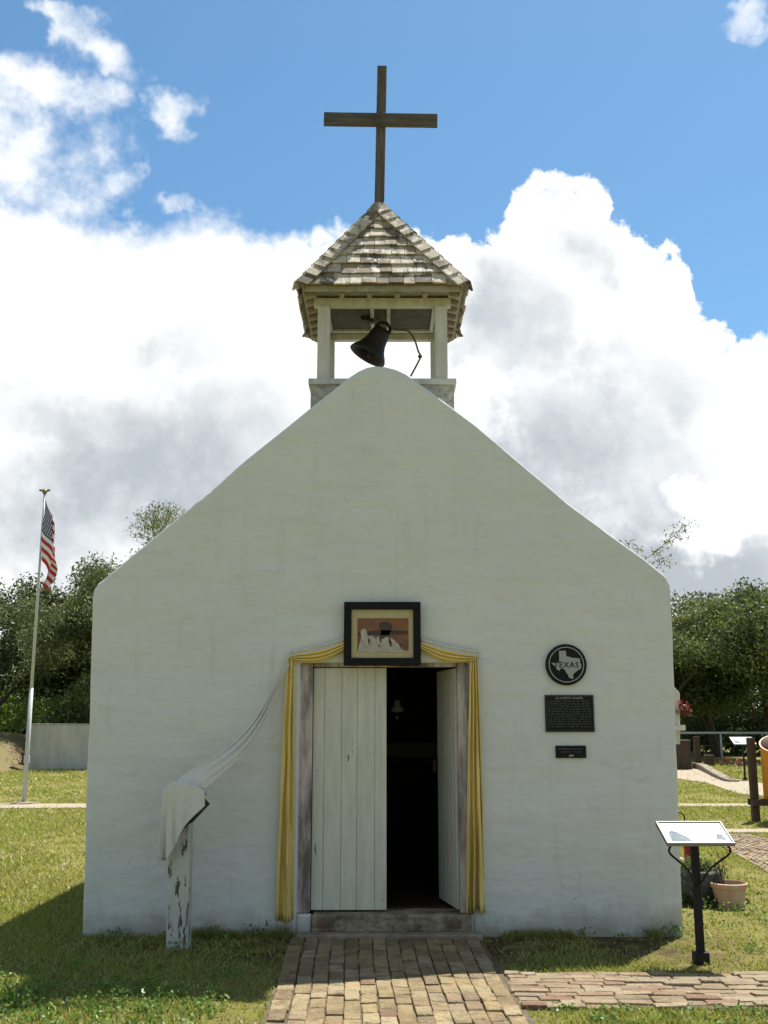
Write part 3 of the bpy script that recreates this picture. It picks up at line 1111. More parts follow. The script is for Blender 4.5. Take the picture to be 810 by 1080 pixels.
b.box(((qa.x + qb.x) / 2, -.011, (qa.z + qb.z) / 2), (qb.x - qa.x, .018, qa.z - qb.z))
b.build('plate', M['plaque'], p2, bevel=.003)
b = MB()
for r in range(2):
    z = qa.z - .026 - r * .024
    x = qa.x + .02 + r * .02
    while x < qb.x - .025 - r * .02:
        lw = random.uniform(.003, .007)
        if random.random() < .85:
            b.box((x, -.0212, z), (lw, .002, .010))
        x += lw + .003
b.build('lettering', M['plaque_letter'], p2)
text_mesh('1899', .021, M['bright_letter'], p2, 'lettering', (qa.x + qb.x) / 2, -.0215, qb.z + .018, .002)

# yellow bunting
yb_ = empty('yellow_drape', P(405, 985, -.05), 'yellow satin drape gathered over the doorway with tails down both sides', 'drape')


def tail(top, tw, bots, name, seed, npl=7):
    rnd = random.Random(seed)
    bl, br = bots
    rows = []
    NR, NC = 28, npl * 14
    for i in range(NR + 1):
        t = i / NR
        w0 = top - tw / 2
        row = []
        for j in range(NC + 1):
            u = j / NC
            xt = top + (u - .5) * tw
            xb = bl.x + (br.x - bl.x) * u
            e = t ** .75
            x = xt + (xb - xt) * e
            amp = .014 + .034 * t
            ph = u * npl * 2 * math.pi + 1.5 * mnoise.noise(Vector((u * 2.2, t * 2.1, seed * 3))) + 1.0 * mnoise.noise(Vector((u * 5, t * 6, seed)))
            amp_ = amp * (1 + .5 * mnoise.noise(Vector((u * 4, t * 3, seed + 9))))
            y = -.05 - amp_ * (math.sin(ph + .7 * math.sin(t * 3 + seed)) + .35 * math.sin(2.3 * ph + seed))
            x += .004 * t * math.sin(ph * 1.0 + 1.3)
            z = zt_ + (bl.z + (br.z - bl.z) * u - zt_) * t + .014 * t * math.sin(ph * .5 + seed)
            row.append((x, y, z))
        rows.append(row)
    MB().grid(rows).build(name, M['yellow'], yb_, smooth=True, solid=.004)


zt_ = P(306, 694, -.05).z
tail(P(307, 694, -.05).x, .055, (P(289.5, 972, -.06), P(308, 972, -.06)), 'tail', 1.0, 2)
tail(P(500, 694, -.05).x, .055, (P(491, 962, -.06), P(512, 962, -.06)), 'tail', 2.2, 3)
# swag across the top: several slack folds
for (pa_, pm, pc, nm) in (((306, 694), (338, 690), (370, 678), 'swag'), ((440, 680), (470, 690), (502, 694), 'swag')):
    rows = []
    NR, NC = 24, 30
    ctr = catmull([P(*pa_, -.05), P(*pm, -.05), P(*pc, -.05)], NR // 2)
    for i, cpt in enumerate(ctr):
        t = i / (len(ctr) - 1)
        w = .016 + .026 * (math.sin(math.pi * min(1, max(0, (t if pa_[0] < 400 else 1 - t) * .9 + .02))) if True else 0)
        row = []
        for j in range(NC + 1):
            u = j / NC - .5
            row.append((cpt.x, -.045 - .018 * math.sin(u * 19 + t * 2) - .02 * math.cos(u * math.pi), cpt.z + u * 2 * w - .012 * math.sin(math.pi * t) * (1 - u)))
        rows.append(row)
    MB().grid(rows).build(nm, M['yellow'], yb_, smooth=True, solid=.004)

# white cloth: along the head, slung across to the covered stand
wc = empty('white_cloth', P(190, 905, -.45), 'long sheer white cloth slung from the doorway corner over the old post', 'cloth')
for (a, m_, c_) in (((307, 690), (335, 684), (366, 676)), ((442, 676), (472, 684), (505, 690))):
    rows = []
    for cpt in catmull([P(*a, -.03), P(*m_, -.03), P(*c_, -.03)], 8):
        rows.append([(cpt.x, -.030 - .012 * math.sin(j * 1.3), cpt.z + .028 - j * .0075) for j in range(9)])
    MB().grid(rows).build('head_band', M['white_cloth'], wc, smooth=True, solid=.003)
# the sling
up_px = [(304, 699), (289, 725), (270, 757), (248, 781), (222, 800), (200, 813), (184, 825)]
dn_px = [(305.5, 701), (293, 727), (279, 760), (265, 785), (249, 803), (232, 818), (216, 833)]
n_ = 10
yu = [-.04, -.10, -.18, -.27, -.36, -.42, -.46]
U = catmull([P(*p, y) for p, y in zip(up_px, yu)], n_)
D = catmull([P(*p, y - .03) for p, y in zip(dn_px, yu)], n_)
rows = []
for i, (p, q) in enumerate(zip(U, D)):
    t = i / (len(U) - 1)
    row = []
    for j in range(25):
        u = j / 24
        r = p.lerp(q, u)
        amp = .004 + .013 * math.sin(math.pi * min(t * 1.05, 1)) * 1.2
        r = r + Vector((0, -amp * math.sin(u * 17 + t * 2.5) - .02 * math.sin(math.pi * u), -.05 * amp))
        row.append(r)
    rows.append(row)
MB().grid(rows).build('sling', M['white_cloth'], wc, smooth=True, solid=.003)
# hood over the stand: front face with hanging corner
PY = -.43
rows = []
topl = catmull([P(171, 838, PY - .10), P(177, 829, PY - .12), P(184, 824.5, PY - .14), P(200, 827, PY - .16), P(216, 834, PY - .15)], 7)
botl = catmull([P(168, 905, PY - .11), P(176, 907, PY - .13), P(186, 890, PY - .15), P(196, 870, PY - .17), P(216, 850, PY - .16)], 7)
for k in range(19):
    t = k / 18
    row = []
    for i in range(len(topl)):
        u = i / (len(topl) - 1)
        r = topl[i].lerp(botl[i], t)
        r = r + Vector((0, -.032 * t ** 1.2 * (1.25 - u) * (math.sin(u * 21 + 1.5 * math.sin(t * 2)) + .4 * math.sin(u * 47 + t * 3)) - .02 * t * t * (1 - u), 0))
        row.append(r)
    rows.append(row)
top0 = rows[0]
back = [[Vector((p.x - .006 * k, p.y + .06 * k, p.z - .012 * k)) for p in top0] for k in (4, 3, 2, 1)]
MB().grid(back + rows).build('hood', M['white_cloth'], wc, smooth=True, solid=.003)

# old post with a tilted black panel under the cloth
op = empty('wooden_post', G(188, 1000), 'old white painted post with peeling paint carrying a cloth covered black panel', 'post')
b = MB()
gb = G(188, 1000)
pt = P(190, 868, gb.y)
rows_ = []
b.beam((gb.x, gb.y + .02, -.1), (pt.x + .005, gb.y + .02, pt.z), .165, .15, (0, 1, 0))
b.build('post', M['post_wood'], op, bevel=.012)
b = MB()
la, lb = P(192, 876, gb.y), P(217, 849, gb.y)
mid_ = (la + lb) / 2 + Vector((-.012, .02, .018))
b.box(mid_, (.265, .24, .06), Matrix.Rotation(-math.atan2(lb.z - la.z, lb.x - la.x), 3, 'Y'))
b.build('sign_panel', M['black_frame'], op, bevel=.004)

# ================================================================== INSIDE
alt = empty('altar', (.35, 6.3, .16), 'dim wooden altar with a pale ledge at the far end of the chapel', 'altar')
MB().box((.25, 6.55, .62), (1.9, .7, .92)).build('body', M['dark_wood'], alt, bevel=.01)
z_l = P(435, 791, 6.15).z
MB().box((.25, 6.45, z_l), (2.0, .50, .20)).build('ledge', M['matboard'], alt, bevel=.01)
MB().box((.25, 6.75, (z_l + 1.08) / 2), (1.7, .28, z_l - 1.09)).build('back_panel', M['dark_wood'], alt)
lp = empty('hanging_lamp', P(419, 748, 2.3), 'small white glass lamp hanging in the dark doorway', 'lamp')
c = P(419, 748, 2.3)
MB().tube([(c.x, 2.3, 2.53), (c.x, 2.3, c.z + .07)], .004, 6).build('chain', M['metal_dark'], lp)
b = MB()
b.lathe(c, [(.0, -.035), (.05, -.03), (.075, 0), (.04, .03), (.03, .055), (.038, .075), (.015, .095), (0, .10)], 16)
b.build('glass_shade', M['bright_letter'], lp, smooth=True)
MB().lathe(c + Vector((-.002, 0, -.085)), [(0, -.02), (.01, -.015), (.012, 0), (.008, .02), (0, .025)], 10).build('pendant_drop', M['bright_letter'], lp, smooth=True)
MB().tube([(c.x, 2.3, c.z - .03), (c.x - .002, 2.3, c.z - .065)], .002, 5).build('drop_chain', M['metal_dark'], lp)


# ================================================================== SIGNS ON THE RIGHT
def reading_sign(base, w, dep, ztop, tilt, label, group, brace=True):
    o = empty('reading_sign', base, label, 'sign', group)
    B = Vector(base)
    c = B + Vector((0, -.02, ztop))
    rot = Matrix.Rotation(tilt, 3, 'X')
    MB().box(B + Vector((0, .0, (ztop - .02) / 2 - .03)), (.052, .052, ztop - .02 + .06)).build('post', M['metal_dark'], o, bevel=.004)
    b = MB()
    b.box(B + Vector((0, 0, .035)), (.10, .10, .09))
    b.build('foot', M['metal_dark'], o, bevel=.004)
    MB().box(c, (w, dep, .012), rot).build('panel', M['panel'], o, bevel=.002)
    b = MB()
    for s in (-1, 1):
        b.box(c + rot @ Vector((0, s * (dep / 2 + .007), .002)), (w + .028, .014, .028), rot)
        b.box(c + rot @ Vector((s * (w / 2 + .007), 0, .002)), (.014, dep, .028), rot)
    b.build('rim', M['panel_rim'], o, bevel=.003)
    b = MB()
    q = lambda x, y: c + rot @ Vector((x * w, y * dep, .0075))
    b.prism([q(-.43, -.40), q(-.10, -.42), (q(-.16, -.18)), q(-.28, .05), q(-.36, .12), q(-.42, .0)], rot @ Vector((0, 0, -.001)))
    b.build('printed_picture', M['panel_print'], o)
    b = MB()
    b.prism([q(.28, -.30), q(.44, -.38), q(.42, -.1), q(.34, -.05)], rot @ Vector((0, 0, -.001)))
    b.build('printed_picture', M['panel_print'], o)
    if brace:
        for s in (-1, 1):
            e = c + rot @ Vector((s * w * .44, -dep * .4, -.02))
            f = B + Vector((0, -.035, ztop - .36))
            pts = catmull([e, e + Vector((s * .012, .0, -.06)), e.lerp(f, .5) + Vector((-s * .015, 0, -.02)), f.lerp(e, .12) + Vector((0, 0, -.005)), f], 6)
            MB().tube(pts, .008, 6).build('brace', M['metal_dark'], o, smooth=True)
    return o


base = G(739.5, 1016)
cN = P(735, 879, base.y)
reading_sign(base, .455, .30, cN.z, math.radians(22), 'tilted reading sign on a black post at the chapel corner', 'reading signs on black posts')
base = G(786, 823)
reading_sign(base, .66, .45, 1.18, math.radians(26), 'far reading sign glaring in the sun beyond the sandy path', 'reading signs on black posts', False)


# ================================================================== FLAGPOLE
fb_ = G(25, 848)
pt = P(47, 521, fb_.y)
fp = empty('flagpole', fb_, 'tall thin grey flagpole on the lawn left of the chapel', 'flagpole')
top_ = Vector((pt.x, fb_.y, pt.z))
mid_ = fb_.lerp(top_, .36)
MB().tube([fb_ + Vector((0, 0, -.1)), mid_], [.048, .044], 16).build('pole', M['pole'], fp, smooth=True)
MB().tube([mid_ + Vector((0, 0, -.01)), fb_.lerp(top_, .68), top_], [.036, .031, .022], 16).build('upper_pole', M['pole'], fp, smooth=True)
MB().tube([fb_.lerp(top_, .125), fb_.lerp(top_, .15)], .062, 16).build('collar', M['pole'], fp, smooth=False)
MB().tube([fb_.lerp(top_, .68), fb_.lerp(top_, .685)], .05, 12).build('pulley_collar', M['pole'], fp)
b = MB()
b.lathe(fb_ + Vector((0, 0, 0)), [(.28, -.05), (.27, .03), (.12, .05)], 20)
b.build('footing', M['slab'], fp)
b = MB()
b.lathe(top_, [(.03, -.01), (.05, .03), (.06, .07), (.03, .11), (.0, .13)], 12)
b.box(top_ + Vector((-.055, 0, .08)), (.14, .04, .045), Matrix.Rotation(.15, 3, 'Y'))
b.box(top_ + Vector((.055, 0, .08)), (.14, .04, .045), Matrix.Rotation(-.15, 3, 'Y'))
b.build('finial', M['gold'], fp, bevel=.01)
fl = empty('flag', top_ + Vector((0, 0, -.1)), 'limp red white and blue striped flag hanging against the pole', 'flag')
NH, NF = 26, 48


def flag_pt(h, f, off=0.):
    W = .21 + .13 * math.sin(math.pi * min(1, h * .9 + .12))
    if f < .42:
        xf, yf = f / .42 * .85, -.06 - .03 * math.sin(f / .42 * math.pi)
    elif f < .72:
        k = (f - .42) / .30
        xf, yf = .85 - .45 * k, -.06 + .09 * k
    else:
        k = (f - .72) / .28
        xf, yf = .40 + .60 * k, .03 + .05 * math.sin(k * 3)
    z = top_.z - .02 - h * 1.46 - f * (1.20 - .40 * h) - .05 * math.sin(f * 9 + h * 2)
    pole_x = fb_.x + (top_.x - fb_.x) * z / top_.z
    k = min(1., (top_.z - z) / .7)
    x = pole_x + .03 + W * xf * (.35 + .65 * k) + .022 * math.sin(h * 8 + f * 3)
    y = top_.y + yf + .035 * math.sin(h * 11 + f * 8) * min(1, f * 6) - off
    return Vector((x, y, z))


b = MB()
rows = [[flag_pt(i / NH, j / NF) for j in range(NF + 1)] for i in range(NH + 1)]
b.grid(rows)
b.mi = []
for i in range(NH):
    for j in range(NF):
        st = int(i / NH * 13)
        b.mi.append(2 if (st < 7 and j / NF < .35) else (0 if st % 2 == 0 else 1))
b.build('cloth', [M['flag_red'], M['flag_white'], M['flag_blue']], fl, smooth=True, solid=.004)
b = MB()
for r in range(9):
    for k in range(6 if r % 2 == 0 else 5):
        h = (r + 1) / 10 * 7 / 13
        f = (2 * k + 1 + (r % 2)) / 12 * .35
        for off in (.006, -.006):
            c0 = flag_pt(h, f, off)
            e1 = (flag_pt(h, f + .012, off) - c0) * 1.4
            e2 = (flag_pt(h + .018, f, off) - c0) * 1.4
            b.add([c0 + e1, c0 + e2, c0 - e1, c0 - e2], [(0, 1, 2, 3)])
b.build('stars', M['flag_white'], fl, fixn=False)


# ================================================================== FOLIAGE HELPERS
def leaves(centres, size, aspect, tint, droop=.0, rng=RNG):
    """diamond leaf faces at centres (N,3)"""
    N = len(centres)
    a = rng.normal(size=(N, 3))
    a[:, 2] -= droop
    a /= np.linalg.norm(a, axis=1, keepdims=True)
    b = rng.normal(size=(N, 3))
    b -= (b * a).sum(1, keepdims=True) * a
    b /= np.linalg.norm(b, axis=1, keepdims=True)
    s = size * rng.uniform(.6, 1.3, (N, 1))
    v = np.empty((N, 4, 3))
    v[:, 0] = centres - a * s * .5
    v[:, 1] = centres + b * s * aspect * .5
    v[:, 2] = centres + a * s * .5
    v[:, 3] = centres - b * s * aspect * .5
    return v.reshape(-1, 3)


def pick_tint(N, pal, rng=RNG, var=.2):
    pal = np.array(pal)
    t = pal[rng.integers(0, len(pal), N)] * rng.uniform(1 - var, 1 + var, (N, 1))
    return t


def make_tree(name, base, H, spread, label, pal, seed, nleaf=16000, lsize=.22, aspect=.5, lean=(0, 0), trunk_r=.25,
              fork=.22, group=None, droop=.4, clump=.75, sparse=1.0, cat='tree', levels=3, ncl=190):
    rnd = random.Random(seed)
    rng = np.random.default_rng(seed)
    root = empty(name, base, label, cat, group)
    br = []
    tips = []

    def grow(p, d, L, r, lev):
        n = 5
        pts, rad = [p], [r]
        for i in range(n):
            d = (d + Vector((rnd.gauss(0, .16), rnd.gauss(0, .16), rnd.gauss(.02, .12)))).normalized()
            p = p + d * L / n
            pts.append(p)
            rad.append(r * (1 - .45 * (i + 1) / n))
            if lev >= levels - 1 and i >= 1:
                tips.append((p, lev))
        br.append((pts, rad))
        if lev == levels:
            return
        for k in range(rnd.choice((3, 3, 4)) if lev else rnd.choice((4, 5))):
            ax = rnd.uniform(.35, 1.0)
            azi = rnd.uniform(0, 2 * math.pi)
            o = d.orthogonal().normalized()
            o = Quaternion(d, azi) @ o
            nd = (d * math.cos(ax) + o * math.sin(ax) * spread).normalized()
            nd.z = max(nd.z, -.15)
            start = pts[rnd.choice((2, 3, 4, 5))] if lev else pts[rnd.choice((3, 4, 5))]
            grow(start, nd, L * rnd.uniform(.62, .9), rad[-1] * .72, lev + 1)
    grow(Vector((0, 0, 0)), Vector((lean[0], lean[1], 1)).normalized(), fork * 10, trunk_r, 0)
    tp = np.array([t[0] for t in tips])
    k = (H * .95) / max(tp[:, 2].max(), .1)
    tp *= k
    B = Vector(base)
    tb = MB()
    for pts, rad in br:
        tb.tube([B + p * k - Vector((0, 0, .1 if p.length < .01 else 0)) for p in pts], [max(r, .012) for r in rad], 7, False)
    tb.build('trunk', M['bark'], root, smooth=True)
    # leaves in clumps about the twigs; some twigs stay bare
    keep = rng.random(len(tp)) < sparse
    tp = tp[keep]
    nc = min(len(tp), ncl)
    tp = tp[rng.choice(len(tp), nc, replace=False)]
    w = rng.uniform(.25, 1.8, nc)
    w /= w.sum()
    idx = rng.choice(nc, nleaf, p=w)
    cl = clump * (w * nc) ** .4 * rng.uniform(.7, 1.2, nc)
    g = rng.normal(size=(nleaf, 3))
    g /= np.linalg.norm(g, axis=1, keepdims=True)
    g *= (rng.random((nleaf, 1)) ** .55) * 1.12
    g[:, 2] -= droop * .35 * (g[:, 0] ** 2 + g[:, 1] ** 2)
    c = tp[idx] + g * cl[idx][:, None] * np.array([1., 1., .68])
    m_ = c[:, 2] > H * .12
    c, idx = c[m_], idx[m_]
    ct = pick_tint(nc, pal, rng, .22)
    tn = ct[idx] * .7 + pick_tint(len(c), pal, rng, .25) * .3
    np_mesh('crown', leaves(c + np.array(B), lsize, aspect, None, droop, rng), 4, M['leaf'], tn, root)
    return root


def make_bush(name, base, r, h, label, pal, seed, n=3000, lsize=.14, group=None, cat='bush'):
    rng = np.random.default_rng(seed)
    root = empty(name, base, label, cat, group)
    nc = max(6, int(n / 120))
    cc = rng.normal(size=(nc, 3)) * np.array([r * .5, r * .5, h * .2]) + np.array([0, 0, h * .5])
    idx = rng.integers(0, nc, n)
    c = cc[idx] + rng.normal(size=(n, 3)) * np.array([r * .24, r * .24, h * .16])
    c = c[(c[:, 2] > .02)]
    B = np.array(base)
    np_mesh('foliage', leaves(c + B, lsize, .5, None, .0, rng), 4, M['leaf'], pick_tint(len(c), pal, rng, .3), root)
    b = MB()
    for k in range(5):
        q = cc[k % nc]
        b.tube([Vector(base) + Vector((0, 0, -.05)), Vector(base) + Vector((q[0] * .4, q[1] * .4, q[2] * .6)), Vector(base) + Vector(q)], [.02, .014, .006], 5)
    b.build('stem', M['bark'], root)
    return root


DK = [(.054, .074, .026), (.066, .088, .030), (.078, .100, .036), (.044, .062, .022)]
OL = [(.130, .150, .062), (.152, .168, .072), (.102, .122, .050), (.182, .188, .080)]
MID = [(.078, .108, .034), (.104, .134, .042), (.054, .082, .026), (.135, .152, .054)]
BR = [(.110, .170, .030), (.130, .190, .036), (.090, .150, .026)]
BG = 'trees behind the chapel'


def at(px, d):
    """ground point seen at column px, d metres from the camera"""
    a, dy, dz = ray(px, 780)
    return (a / dy * d, CAMY + d, 0)


def htop(py, d):
    a, dy, dz = ray(405, py)
    return CAMZ + d * dz / dy


make_tree('mesquite_tree', at(84, 46), htop(588, 46), 1.25, 'broad olive mesquite tree rising behind the low grey wall', OL + DK[:2], 3, 52000, .17, .34, (-.15, 0), .36, .20, BG, .7, .95, ncl=170)
make_tree('mesquite_tree', at(2, 49), htop(612, 49), 1.3, 'low olive mesquite tree at the left edge of the photo', OL + MID[:1], 5, 42000, .17, .34, (.2, 0), .30, .18, BG, .7, .95, ncl=170)
make_tree('mesquite_tree', at(217, 42), htop(526, 42), 1.0, 'tall feathery mesquite tree showing above the left roof slope', OL + DK[:1], 44, 52000, .16, .30, (.05, 0), .30, .24, BG, .8, .95, 1.0, ncl=170)
make_tree('mesquite_tree', at(140, 51), htop(576, 51), 1.2, 'olive mesquite tree between the tall feathery tree and the flagpole', OL + DK[:1], 27, 46000, .17, .34, (.05, 0), .34, .20, BG, .7, 1.0, ncl=170)
make_tree('shade_tree', at(52, 55), htop(612, 55), 1.35, 'dark spreading tree deep behind the flagpole', DK, 8, 34000, .24, .45, (0, 0), .34, .17, BG, .4, 1.2)
make_tree('shade_tree', at(110, 54), htop(590, 54), 1.35, 'dark spreading tree half hidden by the left chapel corner', DK + OL[:1], 9, 30000, .24, .45, (-.1, 0), .34, .17, BG, .4, 1.2)
make_tree('mesquite_tree', at(656, 50), htop(570, 50), .6, 'thin wispy tree showing above the right roof slope', OL, 15, 7000, .16, .32, (0, 0), .22, .26, BG, .6, .55, .7, ncl=90)
make_tree('leafy_tree', at(716, 53), htop(606, 53), 1.1, 'thin olive tree next to the right wall of the chapel', OL + MID, 16, 26000, .18, .40, (0, 0), .26, .2, BG, .5, .8, .8, ncl=95)
make_tree('leafy_tree', at(756, 56), htop(646, 56), 1.2, 'mid green round tree behind the pipe fence', MID + DK[:1], 17, 40000, .21, .45, (.1, 0), .30, .18, BG, .4, 1.15, ncl=130)
make_tree('leafy_tree', at(812, 52), htop(604, 52), 1.2, 'bushy green tree behind the orange drum', MID + OL[:2], 18, 40000, .20, .45, (-.05, 0), .32, .19, BG, .4, .95, ncl=105)
make_tree('shade_tree', at(776, 64), htop(632, 64), 1.4, 'dark tree in shade between the green trees on the right', DK, 19, 30000, .28, .5, (0, 0), .34, .15, BG, .3, 1.3)
make_tree('shade_tree', at(724, 66), htop(628, 66), 1.4, 'dark tree behind the far right paths', DK, 20, 26000, .28, .5, (0, 0), .34, .15, BG, .3, 1.3)
make_tree('leafy_tree', at(862, 50), htop(610, 50), 1.2, 'green tree at the right edge of the photo', MID + DK[:1], 22, 34000, .21, .45, (0, 0), .32, .18, BG, .4, 1.15, ncl=130)
for px, d, r, h, sd, lb in ((48, 47, 1.5, 1.9, 31, 'bright green bush above the low grey wall'), (14, 50, 1.6, 2.0, 32, 'bright bush left of the flagpole behind the dirt track'),
                            (74, 44.5, 1.2, 1.9, 33, 'dark bush over the right end of the low wall'), (-18, 52, 2., 2.2, 34, 'bright bush at the far left edge'), (742, 60, 3.0, 1.6, 35, 'dark bush under the trees behind the fence post'), (800, 61, 3.0, 1.4, 36, 'dark bush under the trees behind the drum')):
    make_bush('bush', at(px, d), r, h + 1.0, lb, (DK if sd > 34 else BR if sd != 33 else MID), sd, 4500 if sd < 35 else 7000, .2, 'bushes behind the low wall' if sd < 35 else 'bushes behind the pipe fence')

# far wood closing the horizon
rng = np.random.default_rng(77)
N = 60000
xx = rng.uniform(-75, 75, N)
yy = rng.uniform(78, 96, N)
hh = 5.2 + 1.6 * np.sin(xx * .31) + 1.1 * np.sin(xx * .83 + 1) + .6 * np.sin(xx * 2.1)
zz = rng.uniform(0, 1, N) ** .8 * hh
o = np_mesh('distant_wood', leaves(np.stack([xx, yy, zz], 1), .7, .6, None, 0, rng), 4, M['leaf'], pick_tint(N, DK, rng, .3))
tag(o, 'far dark wood closing off the lawn at the horizon', 'wood', None, 'stuff')

# ================================================================== LEFT YARD
w0, w1 = G(28, 812), G(150, 812)
wl = empty('boundary_wall', (w0 + w1) / 2, 'low grey stucco wall behind the flagpole lawn', 'wall')
b = MB()
b.box(((w0.x + w1.x) / 2, w0.y + .15, .79), (w1.x - w0.x, .30, 1.78))
b.build('wall_body', M['stucco'], wl, bevel=.03)
MB().box(((w0.x + w1.x) / 2, w0.y + .15, 1.695), (w1.x - w0.x + .06, .36, .03)).build('coping', M['stucco'], wl, bevel=.01)
q = G(24.5, 811)
mk = empty('marker_post', q, 'short dark wooden stake left of the low wall', 'post')
MB().box(q + Vector((0, 0, .27)), (.14, .12, .62)).build('stake', M['timber'], mk, bevel=.02)
MB().lathe(q + Vector((0, 0, .585)), [(.085, 0), (.085, .025), (.05, .05)], 8).build('cap', M['timber'], mk)

# ================================================================== RIGHT YARD
# pipe fence
fz = empty('pipe_fence', at(760, 50), 'grey pipe rail fence in front of the right hand trees', 'fence')
fy_ = CAMY + 50
fr = MB()
a, c = at(700, 50), at(900, 50)
zr = P(760, 773, fy_).z
MB().tube([(a[0], fy_, zr), (c[0], fy_, zr)], .055, 10).build('rail', M['pole'], fz, smooth=True)
for px in (712, 760.5, 809, 857):
    p = at(px, 50)
    MB().tube([(p[0], fy_ + .02, -.1), (p[0], fy_ + .02, zr)], .045, 10).build('post', M['pole'], fz, smooth=True)


def gate_pier(px, py0, py1, wpx, name, label, m, cat, group=None, cap=True):
    q = G(px, py1)
    d = (q.y - CAMY)
    w = wpx * d / FPX
    h = P(px, py0, q.y).z
    o = empty(name, q, label, cat, group)
    b = MB()
    b.box(q + Vector((0, w / 2, h / 2 - .05)), (w, w, h + .1), taper=.94)
    b.build('pillar', m, o, bevel=w * .06)
    if cap:
        b = MB()
        b.box(q + Vector((0, w / 2, h + .02)), (w * 1.02, w * 1.02, .06), taper=.85)
        b.build('cap', m, o, bevel=.01)
    return o


gate_pier(722.5, 781.5, 812, 15, 'timber_pier', 'thick dark brown timber pier by the chapel wall', M['timber'], 'pier', 'dark timber posts in the right yard')
gate_pier(737, 778, 806, 6, 'timber_pier', 'slim dark timber post next to the thick pier', M['timber'], 'post', 'dark timber posts in the right yard')
gate_pier(749.5, 797.5, 807.5, 9, 'timber_block', 'small dark wooden block on the grass beyond the path', M['timber'], 'block', 'dark timber posts in the right yard')
# curved stone edging
ed = empty('path_edging', G(745, 815), 'low curved stone edging along the sandy path', 'edging')
line = catmull([G(731, 811), G(740, 811.5), G(748, 815), G(758, 820), G(768, 824), G(775, 825)], 5)
hts = np.linspace(.24, .06, len(line))
b = MB()
for i in range(len(line) - 1):
    p, q = line[i], line[i + 1]
    b.beam(p + Vector((0, 0, hts[i] / 2 - .05)), q + Vector((0, 0, hts[i + 1] / 2 - .05)), .30, hts[i] + .1)
b.build('stones', M['step'], ed, bevel=.05)
# red flowers on the grass
def flowers(name, base, r, h, n, label, pal, seed, parent_thing=True, size=.1):
    rng = np.random.default_rng(seed)
    root = empty(name, base, label, 'flowers')
    c = rng.normal(size=(n, 3)) * np.array([r, r * .5, h * .3]) + np.array([0, 0, h * .6])
    c[:, 2] = np.abs(c[:, 2]) + .01
    B = np.array(base)
    np_mesh('blossoms', leaves(c + B, size, .8, None, 0, rng), 4, M['petal'], pick_tint(n, pal, rng, .3), root)
    c2 = rng.normal(size=(n, 3)) * np.array([r * 1.1, r * .5, h * .25]) + np.array([0, 0, h * .4])
    c2[:, 2] = np.abs(c2[:, 2]) + .01
    np_mesh('leaves', leaves(c2 + B, size, .4, None, 0, rng), 4, M['leaf'], pick_tint(n, MID, rng, .3), root)
    return root


RP = [(.22, .02, .03), (.30, .05, .07), (.36, .13, .13), (.15, .02, .02)]
flowers('flower_bed', G(779, 809), .42, .30, 60, 'patch of red flowers on the grass beside the far sign', RP, 41, size=.13)
wq = Vector((P(721.5, 757, .70).x, .70, P(721.5, 757, .70).z))
flowers('flower_bunch', wq, .03, .12, 70, 'bunch of pink and red flowers on the window sill of the side wall', RP + [(.50, .22, .10), (.5, .2, .22)], 42, size=.035)

# orange drum on a timber stand
q = G(797.5, 867)
st = empty('barrel_stand', q, 'dark timber stand holding up the orange drum', 'stand')
hz_ = P(796, 778, q.y).z
MB().box(q + Vector((0, 0, hz_ / 2 - .05)), (.125, .125, hz_ + .1)).build('post', M['timber'], st, bevel=.012)
MB().box(q + Vector((.86, 0, hz_ / 2 - .05)), (.15, .15, hz_ + .1)).build('post', M['timber'], st, bevel=.012)
zbm = P(800, 846, q.y).z
MB().box(q + Vector((.43, -.11, zbm)), (1.02, .06, .11)).build('crossbeam', M['timber'], st, bevel=.008)
MB().box(q + Vector((.43, .11, zbm)), (1.02, .06, .11)).build('crossbeam', M['timber'], st, bevel=.008)
dc = q + Vector((.52, 0, zbm + .06))
dr = empty('drum', dc, 'bright orange steel drum with rusty inside in a timber stand', 'drum')
rot_d = Matrix.Rotation(math.radians(-9), 3, 'Y') @ Matrix.Rotation(math.radians(24), 3, 'X')
R_, H_ = .34, P(812, 778, q.y).z - zbm - .05
MB().lathe(dc, [(R_ * .98, 0), (R_, .02), (R_, H_ * .33), (R_ + .012, H_ * .345), (R_, H_ * .36), (R_, H_ * .66), (R_ + .012, H_ * .675), (R_, H_ * .69), (R_, H_ - .02), (R_ + .014, H_)], 36, rot_d).build('drum_body', M['orange'], dr, smooth=False)
bb = MB().lathe(dc, [(R_ - .01, H_ + .004), (R_ - .012, .06), (0, .05)], 36, rot_d)
bb.build('drum_inside', M['rust'], dr, smooth=True)

# pots beside the chapel corner
q = G(770, 957)
tp_ = empty('plant_pot', q, 'faded terracotta pot with a dry stalk and a broken hole', 'pot')
d = 36 / FPX * (q.y - CAMY) / 2
hp_ = P(770, 931, q.y).z
MB().lathe(q, [(d * .72, 0), (d * .80, hp_ * .3), (d * .90, hp_ * .80), (d * .90, hp_ * .82), (d * 1.0, hp_ * .83), (d * 1.03, hp_), (d * .95, hp_ + .006), (d * .88, hp_ * .9), (d * .84, hp_ * .8)], 32).build('pot_body', M['terracotta'], tp_, smooth=False, bevel=.003)
MB().lathe(q, [(d * .87, hp_ * .82), (d * .6, hp_ * .86), (0, hp_ * .88)], 24, jitter=.03).build('soil', M['soil'], tp_, smooth=True)
b = MB()
hc_ = q + Vector((.02, -d * .735, hp_ * .26))
b.prism([hc_ + Vector((math.cos(a) * .035 * random.uniform(.7, 1.2), 0, math.sin(a) * .03 * random.uniform(.7, 1.2))) for a in np.linspace(0, 2 * math.pi, 12, endpoint=False)][::-1], (0, .02, 0))
b.build('broken_hole', M['soil'], tp_)
b = MB()
